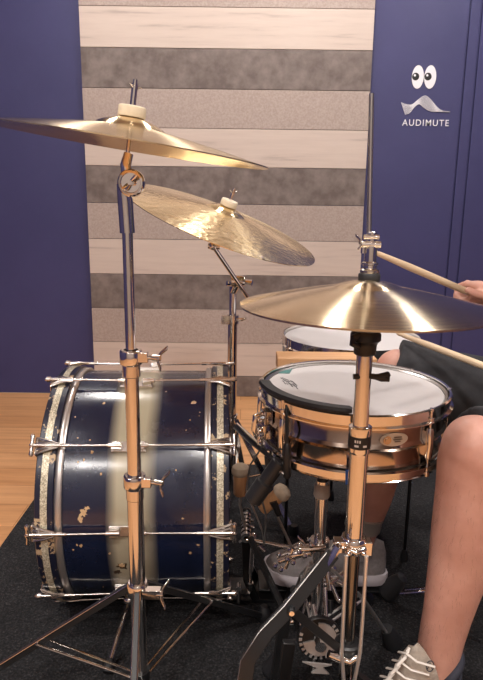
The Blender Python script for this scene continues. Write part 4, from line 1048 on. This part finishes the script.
# sticks
def stick(a, b, label):
    a = V(a); b = V(b); d = (b-a).normalized(); a2 = a-d*.09; Ls = (b-a2).length
    m = MB(); prof = [(0, 0), (.0055, .001), (.0076, .006), (.0076, Ls*.74), (.0052, Ls*.955), (.0040, Ls*.965), (.0050, Ls*.975), (.0052, Ls*.985), (.0035, Ls*.997), (0, Ls)]
    m.lathe(prof, a2, d, n=20); return tag(m.build('drum_stick', 'stick'), label, 'drumstick', 'the drummer\'s sticks')
stick(grip1, stk_t1, 'pale wooden drumstick raised above the hi-hats against the blue wall')
stick(grip2, tip2, 'wooden drumstick held low, between the hi-hats and the grey shorts')

# ------------------------------------------------------------------ drum throne
thx, thy = .86, 1.19
tr_ = thing('drum_throne', 'black round drum stool under the drummer with a chrome tripod', 'stool', (thx, thy, FZ))
m = MB(); m.lathe([(0, .40), (.17, .40), (.185, .41), (.19, .44), (.18, .470), (.15, .482), (0, .484)], (thx, thy, 0), n=40); m.build('seat', 'black_plastic', tr_)
m = MB(); m.cyl((thx, thy, .10), (thx, thy, .41), .014, n=20); m.build('pole', 'chrome', tr_)
fo1 = PZ(389, 600, FZ)
d0 = V((fo1.x-thx, fo1.y-thy, 0)); rl = d0.length; a0 = math.atan2(d0.y, d0.x)
for k in range(3):
    a_ = a0+k*2*PI/3; d = V((math.cos(a_), math.sin(a_), 0)); sv_ = V((-d.y, d.x, 0)); e = V((thx, thy, FZ+.022))+d*rl*(1 if k == 0 else .75)
    m = MB(); hub = V((thx, thy, .26))
    for u_ in (-1, 1): m.tube([hub+d*.016+sv_*.010*u_, hub.lerp(e, .55)+sv_*.010*u_, e+sv_*.006*u_], .0045, 8); m.tube([V((thx, thy, .12))+d*.014+sv_*.006*u_, hub.lerp(e, .55)+sv_*.008*u_], .0035, 8)
    lo = m.build('leg', 'chrome', tr_)
    m = MB(); ax_ = (hub-e).normalized(); m.lathe([(0, -.020), (.022, -.022), (.029, -.012), (.026, .012), (.022, .034), (.015, .056), (0, .060)], e+V((0, 0, .010)), (ax_+V((0, 0, 1.0))), n=24); m.build('rubber_foot', 'rubber', lo)

# ------------------------------------------------------------------ light and view
w = bpy.data.worlds.new('world'); bpy.context.scene.world = w; w.use_nodes = True
w.node_tree.nodes['Background'].inputs[0].default_value = (.9, .85, .8, 1); w.node_tree.nodes['Background'].inputs[1].default_value = .3
vs = bpy.context.scene.view_settings; vs.view_transform = 'Standard'; vs.look = 'None'; vs.gamma = 1; vs.use_curve_mapping = False; vs.exposure = 0.4
